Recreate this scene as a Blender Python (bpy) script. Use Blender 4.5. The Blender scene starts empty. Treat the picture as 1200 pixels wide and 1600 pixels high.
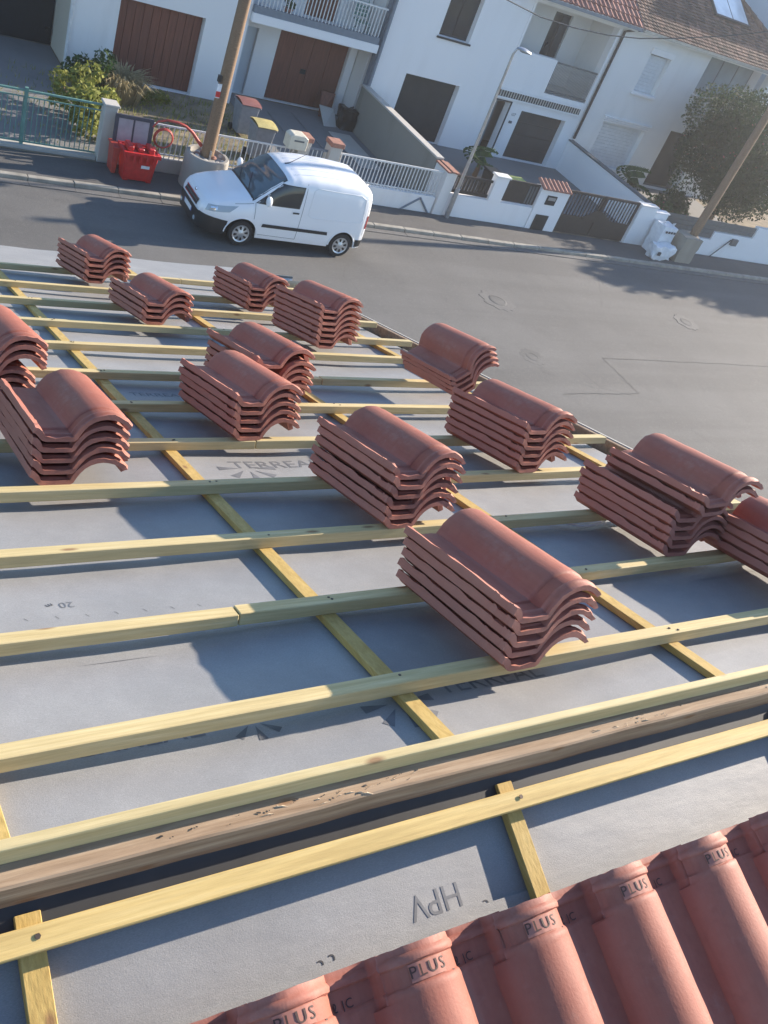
import bpy, bmesh, math, random
import numpy as np
from mathutils import Vector, Matrix, noise
random.seed(7); RNG = np.random.default_rng(11)
R = math.radians
scene = bpy.context.scene
COL = scene.collection

# ------------------------------------------------------------------ camera, world, sun, exposure
EYE = 9.39
cam_d = bpy.data.cameras.new("camera")
cam_d.sensor_fit = 'VERTICAL'; cam_d.sensor_height = 32.0; cam_d.sensor_width = 24.0
cam_d.lens = 1457.07 / 1600 * 32.0
cam_d.clip_start = 0.05; cam_d.clip_end = 3000
cam = bpy.data.objects.new("camera", cam_d); COL.objects.link(cam)
c_r = Vector((0.8360821, -0.4307243, 0.3397696)); c_u = Vector((0.0516324, 0.678366, 0.7329077))
c_w = Vector((0.5461693, 0.5952278, -0.589409))
cam.matrix_world = Matrix(((c_r.x, c_u.x, -c_w.x, 0), (c_r.y, c_u.y, -c_w.y, 0), (c_r.z, c_u.z, -c_w.z, EYE), (0, 0, 0, 1)))
scene.camera = cam

SUN = Vector((0.930, 0.105, 0.352)).normalized()
SUN_EL = math.asin(SUN.z); SUN_AZ = math.atan2(SUN.x, SUN.y)
world = bpy.data.worlds.new("World"); scene.world = world; world.use_nodes = True
wn = world.node_tree.nodes; wl = world.node_tree.links
bg = wn["Background"]
sky = wn.new("ShaderNodeTexSky"); sky.sky_type = 'NISHITA'; sky.sun_disc = False
sky.sun_elevation = SUN_EL; sky.sun_rotation = SUN_AZ
sky.altitude = 100; sky.air_density = 1.0; sky.dust_density = 0.35; sky.ozone_density = 3.2
wl.new(sky.outputs[0], bg.inputs[0]); bg.inputs[1].default_value = 0.122
sun_d = bpy.data.lights.new("sun", 'SUN'); sun_d.energy = 5.0; sun_d.angle = R(0.5); sun_d.color = (1.0, 0.87, 0.72)
sun = bpy.data.objects.new("sun", sun_d); COL.objects.link(sun)
sun.rotation_euler = SUN.to_track_quat('Z', 'Y').to_euler(); sun.location = (40, 10, 30)
scene.view_settings.view_transform = 'Standard'; scene.view_settings.look = 'None'
scene.view_settings.exposure = 1.33; scene.view_settings.gamma = 1.0
scene.view_settings.use_curve_mapping = False
scene.cycles.max_bounces = 6; scene.cycles.diffuse_bounces = 4; scene.cycles.transparent_max_bounces = 8

# ------------------------------------------------------------------ materials
MATS = {}
class NT:
    def __init__(s, name):
        s.m = bpy.data.materials.new(name); s.m.use_nodes = True
        s.n = s.m.node_tree.nodes; s.l = s.m.node_tree.links
        s.b = s.n["Principled BSDF"]; s.tc = s.n.new("ShaderNodeTexCoord")
    def mapping(s, scale=(1, 1, 1), src='Object'):
        mp = s.n.new("ShaderNodeMapping"); mp.inputs['Scale'].default_value = scale
        s.l.new(s.tc.outputs[src], mp.inputs[0]); return mp.outputs[0]
    def noise(s, scale=5, detail=4, rough=.55, vec=None, dist=0):
        t = s.n.new("ShaderNodeTexNoise"); t.inputs['Scale'].default_value = scale
        t.inputs['Detail'].default_value = detail; t.inputs['Roughness'].default_value = rough
        t.inputs['Distortion'].default_value = dist
        s.l.new(vec if vec is not None else s.tc.outputs['Object'], t.inputs['Vector']); return t.outputs[0]
    def voro(s, scale, vec=None, feature='F1'):
        t = s.n.new("ShaderNodeTexVoronoi"); t.feature = feature; t.inputs['Scale'].default_value = scale
        s.l.new(vec if vec is not None else s.tc.outputs['Object'], t.inputs['Vector']); return t
    def ramp(s, fac, stops):
        r = s.n.new("ShaderNodeValToRGB"); e = r.color_ramp.elements
        while len(e) < len(stops): e.new(0.5)
        for k, (p, c) in enumerate(stops):
            e[k].position = p; e[k].color = (*c, 1) if not isinstance(c, float) else (c, c, c, 1)
        s.l.new(fac, r.inputs[0]); return r.outputs[0]
    def mix(s, fac, a, b, blend='MIX'):
        m = s.n.new("ShaderNodeMix"); m.data_type = 'RGBA'; m.blend_type = blend
        for i, v in ((0, fac), (6, a), (7, b)):
            if isinstance(v, (int, float)): m.inputs[i].default_value = v
            elif isinstance(v, tuple): m.inputs[i].default_value = (*v, 1)
            else: s.l.new(v, m.inputs[i])
        return m.outputs[2]
    def rnd(s):
        return s.n.new("ShaderNodeObjectInfo").outputs['Random']
    def bump(s, h, strength=.3, dist=.01, prev=None):
        b = s.n.new("ShaderNodeBump"); b.inputs['Strength'].default_value = strength; b.inputs['Distance'].default_value = dist
        s.l.new(h, b.inputs['Height'])
        if prev is not None: s.l.new(prev, b.inputs['Normal'])
        s.l.new(b.outputs[0], s.b.inputs['Normal']); return b.outputs[0]
    def base(s, c):
        if isinstance(c, tuple): s.b.inputs['Base Color'].default_value = (*c, 1)
        else: s.l.new(c, s.b.inputs['Base Color'])
    def done(s, rough=.7, metal=0, spec=None):
        if isinstance(rough, float) or isinstance(rough, int): s.b.inputs['Roughness'].default_value = rough
        else: s.l.new(rough, s.b.inputs['Roughness'])
        s.b.inputs['Metallic'].default_value = metal
        if spec is not None: s.b.inputs['Specular IOR Level'].default_value = spec
        return s.m
def simple(name, c, rough=.6, metal=0, var=.15, scale=8, bump=0, spec=None, fine=60):
    if name in MATS: return MATS[name]
    t = NT(name)
    n = t.noise(scale, 5)
    lo = tuple(x * (1 - var) for x in c); hi = tuple(min(1, x * (1 + var)) for x in c)
    t.base(t.ramp(n, [(.3, lo), (.7, hi)]))
    if bump: t.bump(t.noise(fine, 4), bump, .004)
    MATS[name] = t.done(rough, metal, spec); return MATS[name]

def mk_wood(name, cols, grain_axis='X', rough=.75, knots=True, green=None):
    t = NT(name)
    sc = (3, 60, 60) if grain_axis == 'X' else (60, 3, 60)
    g = t.noise(1.0, 6, .65, t.mapping(sc), .6)
    fine = t.noise(1.0, 4, .6, t.mapping(tuple(x * 3 for x in sc)))
    c = t.ramp(g, [(.25, cols[0]), (.5, cols[1]), (.75, cols[2])])
    c = t.mix(t.ramp(fine, [(.35, 0.0), (.7, .35)]), c, tuple(x * .6 for x in cols[0]))
    if green: c = t.mix(t.ramp(t.rnd(), [(.4, 0.0), (.95, .5)]), c, green)
    blot = t.noise(2.3, 3)
    c = t.mix(t.ramp(blot, [(.5, 0.0), (.75, .4)]), c, tuple(x * .72 for x in cols[1]))
    if knots:
        kv = t.voro(1, t.mapping((5, 14, 14) if grain_axis == 'X' else (14, 5, 14)))
        c = t.mix(t.ramp(kv.outputs['Distance'], [(.05, .85), (.13, 0.0)]), c, (.22, .11, .045))
    t.base(c); t.bump(fine, .35, .002)
    return t.done(rough)
M = {}
M['batten'] = mk_wood('treated_batten_wood', [(.44, .33, .14), (.58, .46, .225), (.66, .55, .31)], green=(.46, .40, .22))
M['counter'] = mk_wood('yellow_counter_batten_wood', [(.38, .245, .065), (.50, .345, .105), (.58, .415, .15)], 'Y')
M['beam'] = mk_wood('old_rough_beam_wood', [(.20, .125, .07), (.35, .245, .155), (.46, .35, .24)], rough=.85)
M['pole'] = mk_wood('pole_wood', [(.14, .085, .05), (.24, .15, .085), (.33, .22, .13)], rough=.8, knots=False)
def mk_underlay():
    t = NT('grey_nonwoven_underlay')
    a = t.noise(1.0, 6, .7, t.mapping((260, 900, 260))); b = t.noise(5, 5, .6); c = t.noise(420, 2)
    col = t.ramp(b, [(.3, (.272, .273, .270)), (.7, (.338, .339, .334))])
    col = t.mix(t.ramp(a, [(.35, .5), (.65, 0.0)]), col, (.13, .13, .135))
    col = t.mix(t.ramp(t.noise(16, 6, .75), [(.40, .22), (.6, 0.0)]), col, (.21, .21, .205))
    col = t.mix(t.ramp(t.noise(1.3, 6, .7), [(.55, 0.0), (.78, .22)]), col, (.225, .215, .205))
    sp = t.voro(38); col = t.mix(t.ramp(sp.outputs['Distance'], [(.02, .5), (.05, 0.0)]), col, (.14, .135, .13))
    t.base(col)
    n1 = t.bump(t.noise(1.0, 4, .55, t.mapping((3, 9, 3))), .35, .012)
    t.bump(c, .25, .0015, n1)
    return t.done(.62)
M['underlay'] = mk_underlay()
def mk_terracotta():
    t = NT('terracotta')
    rn = t.rnd()
    base = t.ramp(rn, [(0., (.245, .070, .044)), (.5, (.30, .090, .057)), (1., (.35, .114, .075))])
    n = t.noise(9, 6, .65)
    col = t.mix(t.ramp(n, [(.35, 0.0), (.75, .4)]), base, (.35, .165, .115))
    col = t.mix(t.ramp(t.noise(45, 4), [(.5, 0.0), (.8, .3)]), col, (.165, .052, .038))
    geo = t.n.new("ShaderNodeNewGeometry")
    col = t.mix(t.ramp(geo.outputs['Pointiness'], [(.5, 0.0), (.62, .45)]), col, (.42, .22, .18))
    col = t.mix(t.ramp(t.noise(5, 7, .75), [(.56, 0.0), (.72, .38)]), col, (.37, .25, .205))
    st = t.noise(1.0, 4, .6, t.mapping((90, 4, 90)))
    col = t.mix(t.ramp(st, [(.5, 0.0), (.75, .22)]), col, (.17, .055, .04))
    t.base(col); n1 = t.bump(st, .18, .002); t.bump(t.noise(170, 4), .28, .0014, n1)
    return t.done(.64, spec=.3)
M['tile'] = mk_terracotta()
def mk_asphalt(name, a, b, scale_big=.35, streak=True):
    t = NT(name)
    big = t.noise(scale_big, 5, .6); fine = t.noise(60, 5, .8); grit = t.noise(260, 2)
    col = t.ramp(big, [(.3, a), (.7, b)])
    if streak:
        st = t.noise(1.0, 4, .6, t.mapping((.05, .9, .5)))
        col = t.mix(t.ramp(st, [(.42, .38), (.56, 0.0)]), col, tuple(x * .68 for x in a))
        blot = t.noise(1.1, 6, .7)
        col = t.mix(t.ramp(blot, [(.56, 0.0), (.70, .3)]), col, tuple(x * .62 for x in a))
        cr = t.voro(.42, t.mapping((1, 1.5, 1)), 'DISTANCE_TO_EDGE')
        brk = t.noise(.55, 4, .7)
        crm = t.mix(1.0, t.ramp(cr.outputs['Distance'], [(.0, .28), (.008, 0.0)]), t.ramp(brk, [(.5, 0.0), (.6, 1.0)]), 'MULTIPLY')
        col = t.mix(crm, col, tuple(x * .35 for x in a))
    col = t.mix(t.ramp(fine, [(.36, .6), (.6, 0.0)]), col, tuple(x * .5 for x in a))
    col = t.mix(t.ramp(t.noise(11, 6, .8), [(.54, 0.0), (.72, .4)]), col, tuple(min(1, x * 1.35) for x in b))
    col = t.mix(t.ramp(grit, [(.6, 0.0), (.78, .35)]), col, tuple(min(1, x * 1.5) for x in b))
    t.base(col); n1 = t.bump(t.noise(1.2, 4), .3, .03); t.bump(fine, .5, .01, n1)
    return t.done(.85)
M['asphalt'] = mk_asphalt('road_asphalt', (.112, .110, .105), (.152, .150, .143))
M['pave'] = mk_asphalt('pavement_asphalt', (.088, .086, .083), (.128, .124, .118), .8)
M['patch'] = mk_asphalt('patched_asphalt', (.125, .122, .117), (.16, .157, .15), 3, False)
M['soil'] = simple('dry_yard_soil', (.20, .165, .115), .95, var=.4, scale=2.2, bump=.6, fine=25)
M['ground'] = simple('ground_earth', (.12, .12, .075), .95, var=.3, scale=.1)
def mk_render_wall(name, c, dirt=(.4, .37, .33), amt=.35):
    t = NT(name)
    n = t.noise(.55, 6, .65); st = t.noise(1.0, 5, .6, t.mapping((1.8, 1.8, .25)))
    col = t.mix(t.ramp(n, [(.45, 0.0), (.8, amt * .5)]), c, tuple(x * .82 for x in c))
    col = t.mix(t.ramp(st, [(.52, 0.0), (.8, amt)]), col, tuple(c[i] * .5 + dirt[i] * .5 for i in range(3)))
    t.base(col); t.bump(t.noise(70, 4), .35, .004); return t.done(.85)
M['white'] = mk_render_wall('white_wall_render', (.76, .755, .74))
M['white2'] = mk_render_wall('offwhite_wall_render', (.70, .69, .665))
M['white3'] = mk_render_wall('pale_wall_render', (.80, .795, .79), amt=.2)
M['cream'] = mk_render_wall('cream_wall_render', (.52, .47, .38))
M['bluew'] = mk_render_wall('bluish_wall_paint', (.50, .56, .60))
M['concrete'] = mk_render_wall('stained_concrete', (.24, .23, .20), (.08, .085, .06), .9)
M['concrete_l'] = mk_render_wall('light_concrete', (.46, .44, .40), (.25, .23, .2), .6)
M['slab'] = mk_render_wall('yard_paving_concrete', (.19, .19, .19), (.1, .1, .09), .6)
M['kerb'] = simple('kerb_stone', (.29, .27, .23), .85, var=.25, scale=4, bump=.4)
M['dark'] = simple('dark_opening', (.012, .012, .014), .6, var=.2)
M['darkbrown'] = simple('dark_brown_paint', (.035, .026, .022), .5, var=.2)
M['charcoal'] = simple('charcoal_door_paint', (.028, .027, .028), .45, var=.25, scale=2)
M['browndoor'] = None
def mk_door():
    t = NT('brown_stained_planks')
    g = t.noise(1.0, 5, .6, t.mapping((22, 22, 1.4)), .4)
    rn = t.rnd()
    c = t.ramp(g, [(.3, (.12, .038, .022)), (.7, (.215, .072, .042))])
    c = t.mix(t.ramp(rn, [(.2, 0.0), (1., .45)]), c, (.14, .055, .036))
    t.base(c); t.bump(g, .2, .004); return t.done(.6)
M['browndoor'] = mk_door()
M['trimblack'] = simple('black_plastic_trim', (.018, .019, .021), .45, var=.15)
M['bluegrey'] = simple('bluegrey_downpipe_paint', (.17, .20, .235), .45, var=.1)
M['zinc'] = simple('galvanised_metal', (.38, .39, .40), .38, .75, var=.15)
M['greenmetal'] = simple('green_painted_metal', (.12, .25, .22), .4, .0, var=.15)
M['whitemetal'] = simple('white_painted_metal', (.62, .63, .62), .4, .0, var=.12)
M['greymetal'] = simple('grey_painted_metal', (.10, .11, .115), .45, .0, var=.12)
M['redplastic'] = simple('red_plastic', (.50, .022, .022), .38, var=.15)
M['redtube'] = simple('red_hose_plastic', (.42, .055, .04), .45, var=.2)
M['greybin'] = simple('grey_bin_plastic', (.23, .25, .28), .45, var=.12)
M['redlid'] = simple('dull_red_lid_plastic', (.24, .10, .09), .5, var=.15)
M['yellowlid'] = simple('yellow_lid_plastic', (.50, .42, .17), .45, var=.15)
M['lime'] = simple('lime_cloth', (.42, .46, .14), .8, var=.15)
M['black'] = simple('black_plastic', (.014, .014, .015), .4, var=.2)
M['rubber'] = simple('tyre_rubber', (.016, .016, .017), .75, var=.2)
M['silver'] = simple('silver_hubcap', (.55, .56, .57), .3, .6, var=.08)
M['chrome'] = simple('chrome_trim', (.75, .76, .78), .15, 1.0, var=.03)
M['van'] = NT('white_van_paint'); _t = M['van']; _t.base((.80, .81, .82)); _t.b.inputs['Coat Weight'].default_value = .6; _t.b.inputs['Coat Roughness'].default_value = .06
_t.bump(_t.noise(1.5, 3), .02, .02); M['van'] = _t.done(.32)
def mk_glass(name, c, rough=.05, spec=.8):
    t = NT(name); t.base(t.ramp(t.noise(1.2, 3), [(.3, tuple(x * .7 for x in c)), (.7, c)])); return t.done(rough, 0, spec)
M['glass'] = mk_glass('dark_window_glass', (.03, .035, .04))
M['wglass'] = mk_glass('windscreen_glass', (.08, .12, .14), .04)
M['paleglass'] = mk_glass('pale_window_glass', (.34, .40, .44), .12)
M['lampglass'] = mk_glass('headlight_glass', (.42, .48, .52), .08)
M['skylight'] = mk_glass('sky_reflection_white_glass', (.80, .82, .84), .10)  # near-white base colour stands in for sky reflected in the panes
M['redglass'] = mk_glass('red_lamp_glass', (.35, .02, .02), .15)
M['shutter'] = simple('white_roller_shutter', (.66, .69, .71), .5, var=.06)
M['pinkpane'] = simple('dusty_pinkish_pane', (.34, .30, .32), .3, var=.1)
M['print'] = simple('dark_ink_print', (.045, .045, .05), .7, var=.2)
M['printlight'] = simple('faded_ink_print', (.135, .14, .15), .7, var=.2, scale=30)
M['imprint'] = simple('dark_stamp_in_clay', (.050, .019, .015), .7, var=.25, scale=60)
M['patchclay'] = simple('stamp_field_clay', (.34, .135, .098), .75, var=.1)  # stamp field coloured slightly paler than the tiles
M['mortar'] = simple('crumbling_mortar', (.16, .12, .095), .95, var=.5, scale=30, bump=.8)
M['black_flap'] = simple('black_flashing_membrane', (.030, .031, .034), .6, var=.2, scale=12)
M['nail'] = simple('rusty_nail_metal', (.09, .065, .05), .5, .6, var=.3)
M['strap'] = simple('white_strap_plastic', (.6, .62, .64), .5, var=.05)
M['brick'] = simple('red_brick_cap', (.33, .16, .115), .85, var=.2, scale=9)
M['plastic_white'] = simple('white_woven_plastic', (.70, .72, .74), .5, var=.1, bump=.5, fine=18)
M['creambox'] = simple('cream_letterbox_paint', (.58, .55, .45), .5, var=.08)
def mk_roof(name, lo, mid, hi, moss):
    t = NT(name)
    v = t.voro(1, t.mapping((4.2, 2.8, 2.8)))
    c = t.ramp(v.outputs['Color'], [(.15, lo), (.5, mid), (.85, hi)])
    c = t.mix(t.ramp(t.noise(1.1, 6, .7), [(.42, 0.0), (.68, .75)]), c, moss)
    t.base(c); t.bump(t.noise(30, 4), .4, .01); return t.done(.85)
M['roofred'] = mk_roof('red_roof_tile', (.20, .075, .055), (.29, .115, .085), (.36, .16, .12), (.17, .085, .07))
M['roofbrown'] = mk_roof('mossy_brown_roof_tile', (.060, .032, .024), (.125, .066, .047), (.20, .11, .08), (.065, .048, .034))
def mk_leaf(name, a, b, c):
    t = NT(name)
    n = t.noise(2.5, 3); r = t.voro(9).outputs['Color']
    col = t.mix(.5, t.ramp(n, [(.3, a), (.7, b)]), t.ramp(r, [(.2, a), (.8, c)]))
    t.base(col)
    tr = t.n.new("ShaderNodeBsdfTranslucent"); t.l.new(col, tr.inputs[0])
    mx = t.n.new("ShaderNodeMixShader"); mx.inputs[0].default_value = .3
    out = t.n["Material Output"]; t.l.new(t.b.outputs[0], mx.inputs[1]); t.l.new(tr.outputs[0], mx.inputs[2]); t.l.new(mx.outputs[0], out.inputs[0])
    return t.done(.7, spec=.2)
M['leaf'] = mk_leaf('dark_green_leaf', (.012, .030, .010), (.028, .058, .017), (.042, .08, .022))
M['leafy'] = mk_leaf('yellow_green_leaf', (.13, .165, .028), (.27, .285, .06), (.40, .38, .12))
M['leafg'] = mk_leaf('mid_green_leaf', (.03, .065, .018), (.06, .11, .03), (.09, .15, .045))
M['straw'] = mk_leaf('dry_straw', (.30, .25, .14), (.42, .36, .20), (.50, .42, .26))
M['pink'] = mk_leaf('pink_blossom', (.25, .07, .08), (.32, .10, .11), (.36, .14, .14))

# ------------------------------------------------------------------ building helpers
ORG = {}
def tag(o, label=None, cat=None, group=None, kind=None):
    if label: o['label'] = label
    if cat: o['category'] = cat
    if group: o['group'] = group
    if kind: o['kind'] = kind
    return o
def thing(name, label, cat, loc=(0, 0, 0), group=None):
    o = bpy.data.objects.new(name, None); o.empty_display_size = .1; COL.objects.link(o)
    o.location = loc; ORG[o] = Vector(loc); return tag(o, label, cat, group)
class MB:
    def __init__(s): s.v = []; s.f = []
    def add(s, vs, fs):
        k = len(s.v); s.v += [tuple(p) for p in vs]; s.f += [tuple(k + i for i in f) for f in fs]; return s
    def hexa(s, p):   # 0-3 bottom loop, 4-7 top loop
        return s.add(p, [(3, 2, 1, 0), (4, 5, 6, 7), (0, 1, 5, 4), (1, 2, 6, 5), (2, 3, 7, 6), (3, 0, 4, 7)])
    def box(s, x0, x1, y0, y1, z0, z1):
        return s.hexa([(x0, y0, z0), (x1, y0, z0), (x1, y1, z0), (x0, y1, z0), (x0, y0, z1), (x1, y0, z1), (x1, y1, z1), (x0, y1, z1)])
    def rbox(s, F, u0, u1, v0, v1, n0, n1):
        q = [F(a, b, n0) for a, b in ((u0, v0), (u1, v0), (u1, v1), (u0, v1))] + [F(a, b, n1) for a, b in ((u0, v0), (u1, v0), (u1, v1), (u0, v1))]
        return s.hexa(q)
    def tube(s, pts, rad, n=10, caps=True):
        pts = [Vector(p) for p in pts]; m = len(pts)
        rr = rad if isinstance(rad, (list, tuple)) else [rad] * m
        vs = []; ref = None
        for i, p in enumerate(pts):
            d = (pts[min(i + 1, m - 1)] - pts[max(i - 1, 0)]).normalized()
            if ref is None: ref = Vector((0, 0, 1)) if abs(d.z) < .9 else Vector((1, 0, 0))
            a = (ref - d * ref.dot(d)).normalized(); b = d.cross(a); ref = a
            for k in range(n):
                t = 2 * math.pi * k / n; vs.append(p + (a * math.cos(t) + b * math.sin(t)) * rr[i])
        fs = [(i * n + k, i * n + (k + 1) % n, (i + 1) * n + (k + 1) % n, (i + 1) * n + k) for i in range(m - 1) for k in range(n)]
        if caps: fs += [tuple(range(n - 1, -1, -1)), tuple((m - 1) * n + k for k in range(n))]
        return s.add(vs, fs)
    def cyl(s, p0, p1, r0, r1=None, n=12): return s.tube([p0, p1], [r0, r0 if r1 is None else r1], n)
    def lathe(s, c, prof, n=20, axis='z'):
        vs = []; c = Vector(c)
        for (r, h) in prof:
            for k in range(n):
                t = 2 * math.pi * k / n; a, b = r * math.cos(t), r * math.sin(t)
                vs.append(c + (Vector((a, b, h)) if axis == 'z' else Vector((a, h, b)) if axis == 'y' else Vector((h, a, b))))
        m = len(prof)
        fs = [(i * n + k, i * n + (k + 1) % n, (i + 1) * n + (k + 1) % n, (i + 1) * n + k) for i in range(m - 1) for k in range(n)]
        if prof[0][0] > 1e-4: fs.append(tuple(range(n - 1, -1, -1)))
        if prof[-1][0] > 1e-4: fs.append(tuple((m - 1) * n + k for k in range(n)))
        return s.add(vs, fs)
    def prism(s, poly, y0, y1):     # poly in (x,z), extruded along y
        n = len(poly)
        vs = [(x, y0, z) for x, z in poly] + [(x, y1, z) for x, z in poly]
        return s.add(vs, [tuple(range(n)), tuple(range(2 * n - 1, n - 1, -1))] + [(i, i + n, (i + 1) % n + n, (i + 1) % n) for i in range(n)])
    def grid(s, fn, nu, nv):
        vs = [fn(i / nu, j / nv) for j in range(nv + 1) for i in range(nu + 1)]
        return s.add(vs, [(j * (nu + 1) + i, j * (nu + 1) + i + 1, (j + 1) * (nu + 1) + i + 1, (j + 1) * (nu + 1) + i) for j in range(nv) for i in range(nu)])
    def build(s, name, mat, parent=None, smooth=None, bevel=0, kind=None, label=None, fixn=True):
        o0 = ORG.get(parent, Vector((0, 0, 0)))
        me = bpy.data.meshes.new(name)
        me.from_pydata([(x - o0.x, y - o0.y, z - o0.z) for x, y, z in s.v], [], s.f)
        me.materials.append(mat)
        if fixn:
            bm = bmesh.new(); bm.from_mesh(me); bmesh.ops.recalc_face_normals(bm, faces=bm.faces)
            if bevel: bmesh.ops.bevel(bm, geom=bm.edges[:], offset=bevel, segments=1, affect='EDGES', profile=.7)
            bm.to_mesh(me); bm.free()
        if smooth is not None:
            me.shade_smooth(); me.set_sharp_from_angle(angle=R(smooth))
        o = bpy.data.objects.new(name, me); COL.objects.link(o)
        if parent is not None: o.parent = parent
        ORG[o] = o0
        if kind: o['kind'] = kind
        if label: o['label'] = label
        return o
def box(name, mat, parent, *d, **k): return MB().box(*d).build(name, mat, parent, **k)
def wall_holes(x0, x1, z0, z1, y0, y1, holes):
    """wall in the xz plane, front at y0, with rectangular openings (hx0,hx1,hz0,hz1)"""
    mb = MB()
    xs = sorted({x0, x1, *[h[0] for h in holes], *[h[1] for h in holes]}); zs = sorted({z0, z1, *[h[2] for h in holes], *[h[3] for h in holes]})
    xs = [x for x in xs if x0 <= x <= x1]; zs = [z for z in zs if z0 <= z <= z1]
    nx, nz = len(xs) - 1, len(zs) - 1
    def solid(i, j):
        if i < 0 or j < 0 or i >= nx or j >= nz: return False
        cx, cz = (xs[i] + xs[i + 1]) / 2, (zs[j] + zs[j + 1]) / 2
        return not any(h[0] < cx < h[1] and h[2] < cz < h[3] for h in holes)
    for i in range(nx):
        for j in range(nz):
            if not solid(i, j): continue
            a, b, c, d = xs[i], xs[i + 1], zs[j], zs[j + 1]
            mb.add([(a, y0, c), (b, y0, c), (b, y0, d), (a, y0, d)], [(0, 1, 2, 3)])
            mb.add([(a, y1, c), (b, y1, c), (b, y1, d), (a, y1, d)], [(3, 2, 1, 0)])
            if not solid(i - 1, j): mb.add([(a, y0, c), (a, y1, c), (a, y1, d), (a, y0, d)], [(3, 2, 1, 0)])
            if not solid(i + 1, j): mb.add([(b, y0, c), (b, y1, c), (b, y1, d), (b, y0, d)], [(0, 1, 2, 3)])
            if not solid(i, j - 1): mb.add([(a, y0, c), (b, y0, c), (b, y1, c), (a, y1, c)], [(3, 2, 1, 0)])
            if not solid(i, j + 1): mb.add([(a, y0, d), (b, y0, d), (b, y1, d), (a, y1, d)], [(0, 1, 2, 3)])
    return mb
def weld(o):
    bm = bmesh.new(); bm.from_mesh(o.data); bmesh.ops.remove_doubles(bm, verts=bm.verts, dist=1e-5); bm.to_mesh(o.data); bm.free(); return o
def copies(o, offs, parent):
    """copies of a part at the given offsets, sharing its mesh"""
    out = []
    for d in offs:
        c = o.copy(); COL.objects.link(c); c.parent = parent; c.location = Vector(o.location) + Vector(d); ORG[c] = ORG[o]; out.append(c)
    return out
def leaves(fn, n, size, ratio=.5):
    """n leaf quads; fn(rng) gives a (n,3) array of centres"""
    c = fn(n); a = RNG.normal(size=(n, 3)); a /= np.linalg.norm(a, axis=1)[:, None]
    b = RNG.normal(size=(n, 3)); b -= a * (a * b).sum(1)[:, None]; b /= np.linalg.norm(b, axis=1)[:, None]
    s = size * RNG.uniform(.6, 1.3, (n, 1)); mid = c + a * s * .1
    V = np.stack([c - a * s, mid + b * s * ratio, c + a * s, mid - b * s * ratio], 1).reshape(-1, 3)
    mb = MB(); mb.v = [tuple(p) for p in V]; mb.f = [(4 * i, 4 * i + 1, 4 * i + 2, 4 * i + 3) for i in range(n)]
    return mb
def clump_fn(clumps):
    """clumps: list of (centre, radii)"""
    w = np.array([r[0] * r[1] * r[2] for _, r in clumps]) ** .7; w /= w.sum()
    def fn(n):
        idx = RNG.choice(len(clumps), n, p=w); d = RNG.normal(size=(n, 3)); d /= np.linalg.norm(d, axis=1)[:, None]
        rad = RNG.uniform(.35, 1.0, (n, 1)) ** .5
        return np.array([clumps[i][0] for i in idx]) + d * rad * np.array([clumps[i][1] for i in idx])
    return fn
def text_mesh(s, size, space=1.0):
    cu = bpy.data.curves.new('t', 'FONT'); cu.body = s; cu.size = size; cu.align_x = 'CENTER'; cu.align_y = 'CENTER'; cu.resolution_u = 3; cu.space_character = space
    o = bpy.data.objects.new('t', cu); COL.objects.link(o)
    dg = bpy.context.evaluated_depsgraph_get(); me = bpy.data.meshes.new_from_object(o.evaluated_get(dg))
    vs = [tuple(v.co) for v in me.vertices]; fs = [tuple(p.vertices) for p in me.polygons]
    bpy.data.objects.remove(o); bpy.data.curves.remove(cu); bpy.data.meshes.remove(me)
    return vs, fs

# ------------------------------------------------------------------ the setting: ground, road, pavements, kerbs
MB().add([(-300, -300, -.06), (300, -300, -.06), (300, 300, -.06), (-300, 300, -.06)], [(0, 1, 2, 3)]).build('ground', M['ground'], kind='structure')
road = MB().grid(lambda a, b: (-40 + 160 * a, 9.0 + 11.42 * b, .02 * math.sin(a * 9) * .3 + .04 * (1 - (2 * b - 1) ** 2) * .5), 60, 10).build('road', M['asphalt'], kind='structure')
pave_far = MB().box(-40, 120, 20.58, 21.76, -.05, .10).build('pavement', M['pave'], kind='structure')
pave_near = MB().box(-40, 120, 7.0, 8.86, -.05, .11).build('pavement', M['pave'], kind='structure')
for k in range(-3, 38):     # kerb stones, one metre each
    y = 20.43
    MB().box(k * 1.0 + .006, k + .994, y, y + .146, -.1, .112 + .004 * math.sin(k * 2.3)).build('kerb_stone', M['kerb'], pave_far, bevel=.012)
    MB().box(k * 1.0 + .004, k + .996, y - .22, y - .004, -.1, .022 + .003 * math.sin(k * 1.7)).build('gutter_stone', M['patch'], pave_far)
for k in range(0, 26):
    MB().box(k * 1.0 + .006, k + .994, 8.864, 9.0, -.1, .125).build('kerb_stone', M['kerb'], pave_near, bevel=.012)
yard = MB().box(-40, 60, 21.9, 33, -.05, .055).build('yard_ground', M['soil'], kind='structure')
# paved drives in the yards
def sheet(name, mat, x0, x1, y0, y1, z, parent=None, kind=None):
    return MB().box(x0, x1, y0, y1, z - .05, z).build(name, mat, parent, kind=kind)
sheet('driveway', M['slab'], -2, 7.35, 22.3, 29.4, .075, kind='structure')
sheet('driveway', M['slab'], 16.9, 26.0, 21.98, 27.75, .078, kind='structure')
sheet('driveway', M['slab'], 28.8, 34, 22.0, 29, .074, kind='structure')
dB = sheet('driveway', M['slab'], 12.45, 16.6, 22.1, 28.6, .07, kind='structure')
for i, (a, b, c, d) in enumerate(((13.6, 14.5, 24.2, 27.6), (14.6, 15.4, 25.4, 28.0), (15.5, 16.3, 24.4, 26.9))):
    MB().box(a, b, c, d, .07, .10).build('paving_slab', M['concrete_l'] if i == 2 else M['slab'], dB, bevel=.01)
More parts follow.
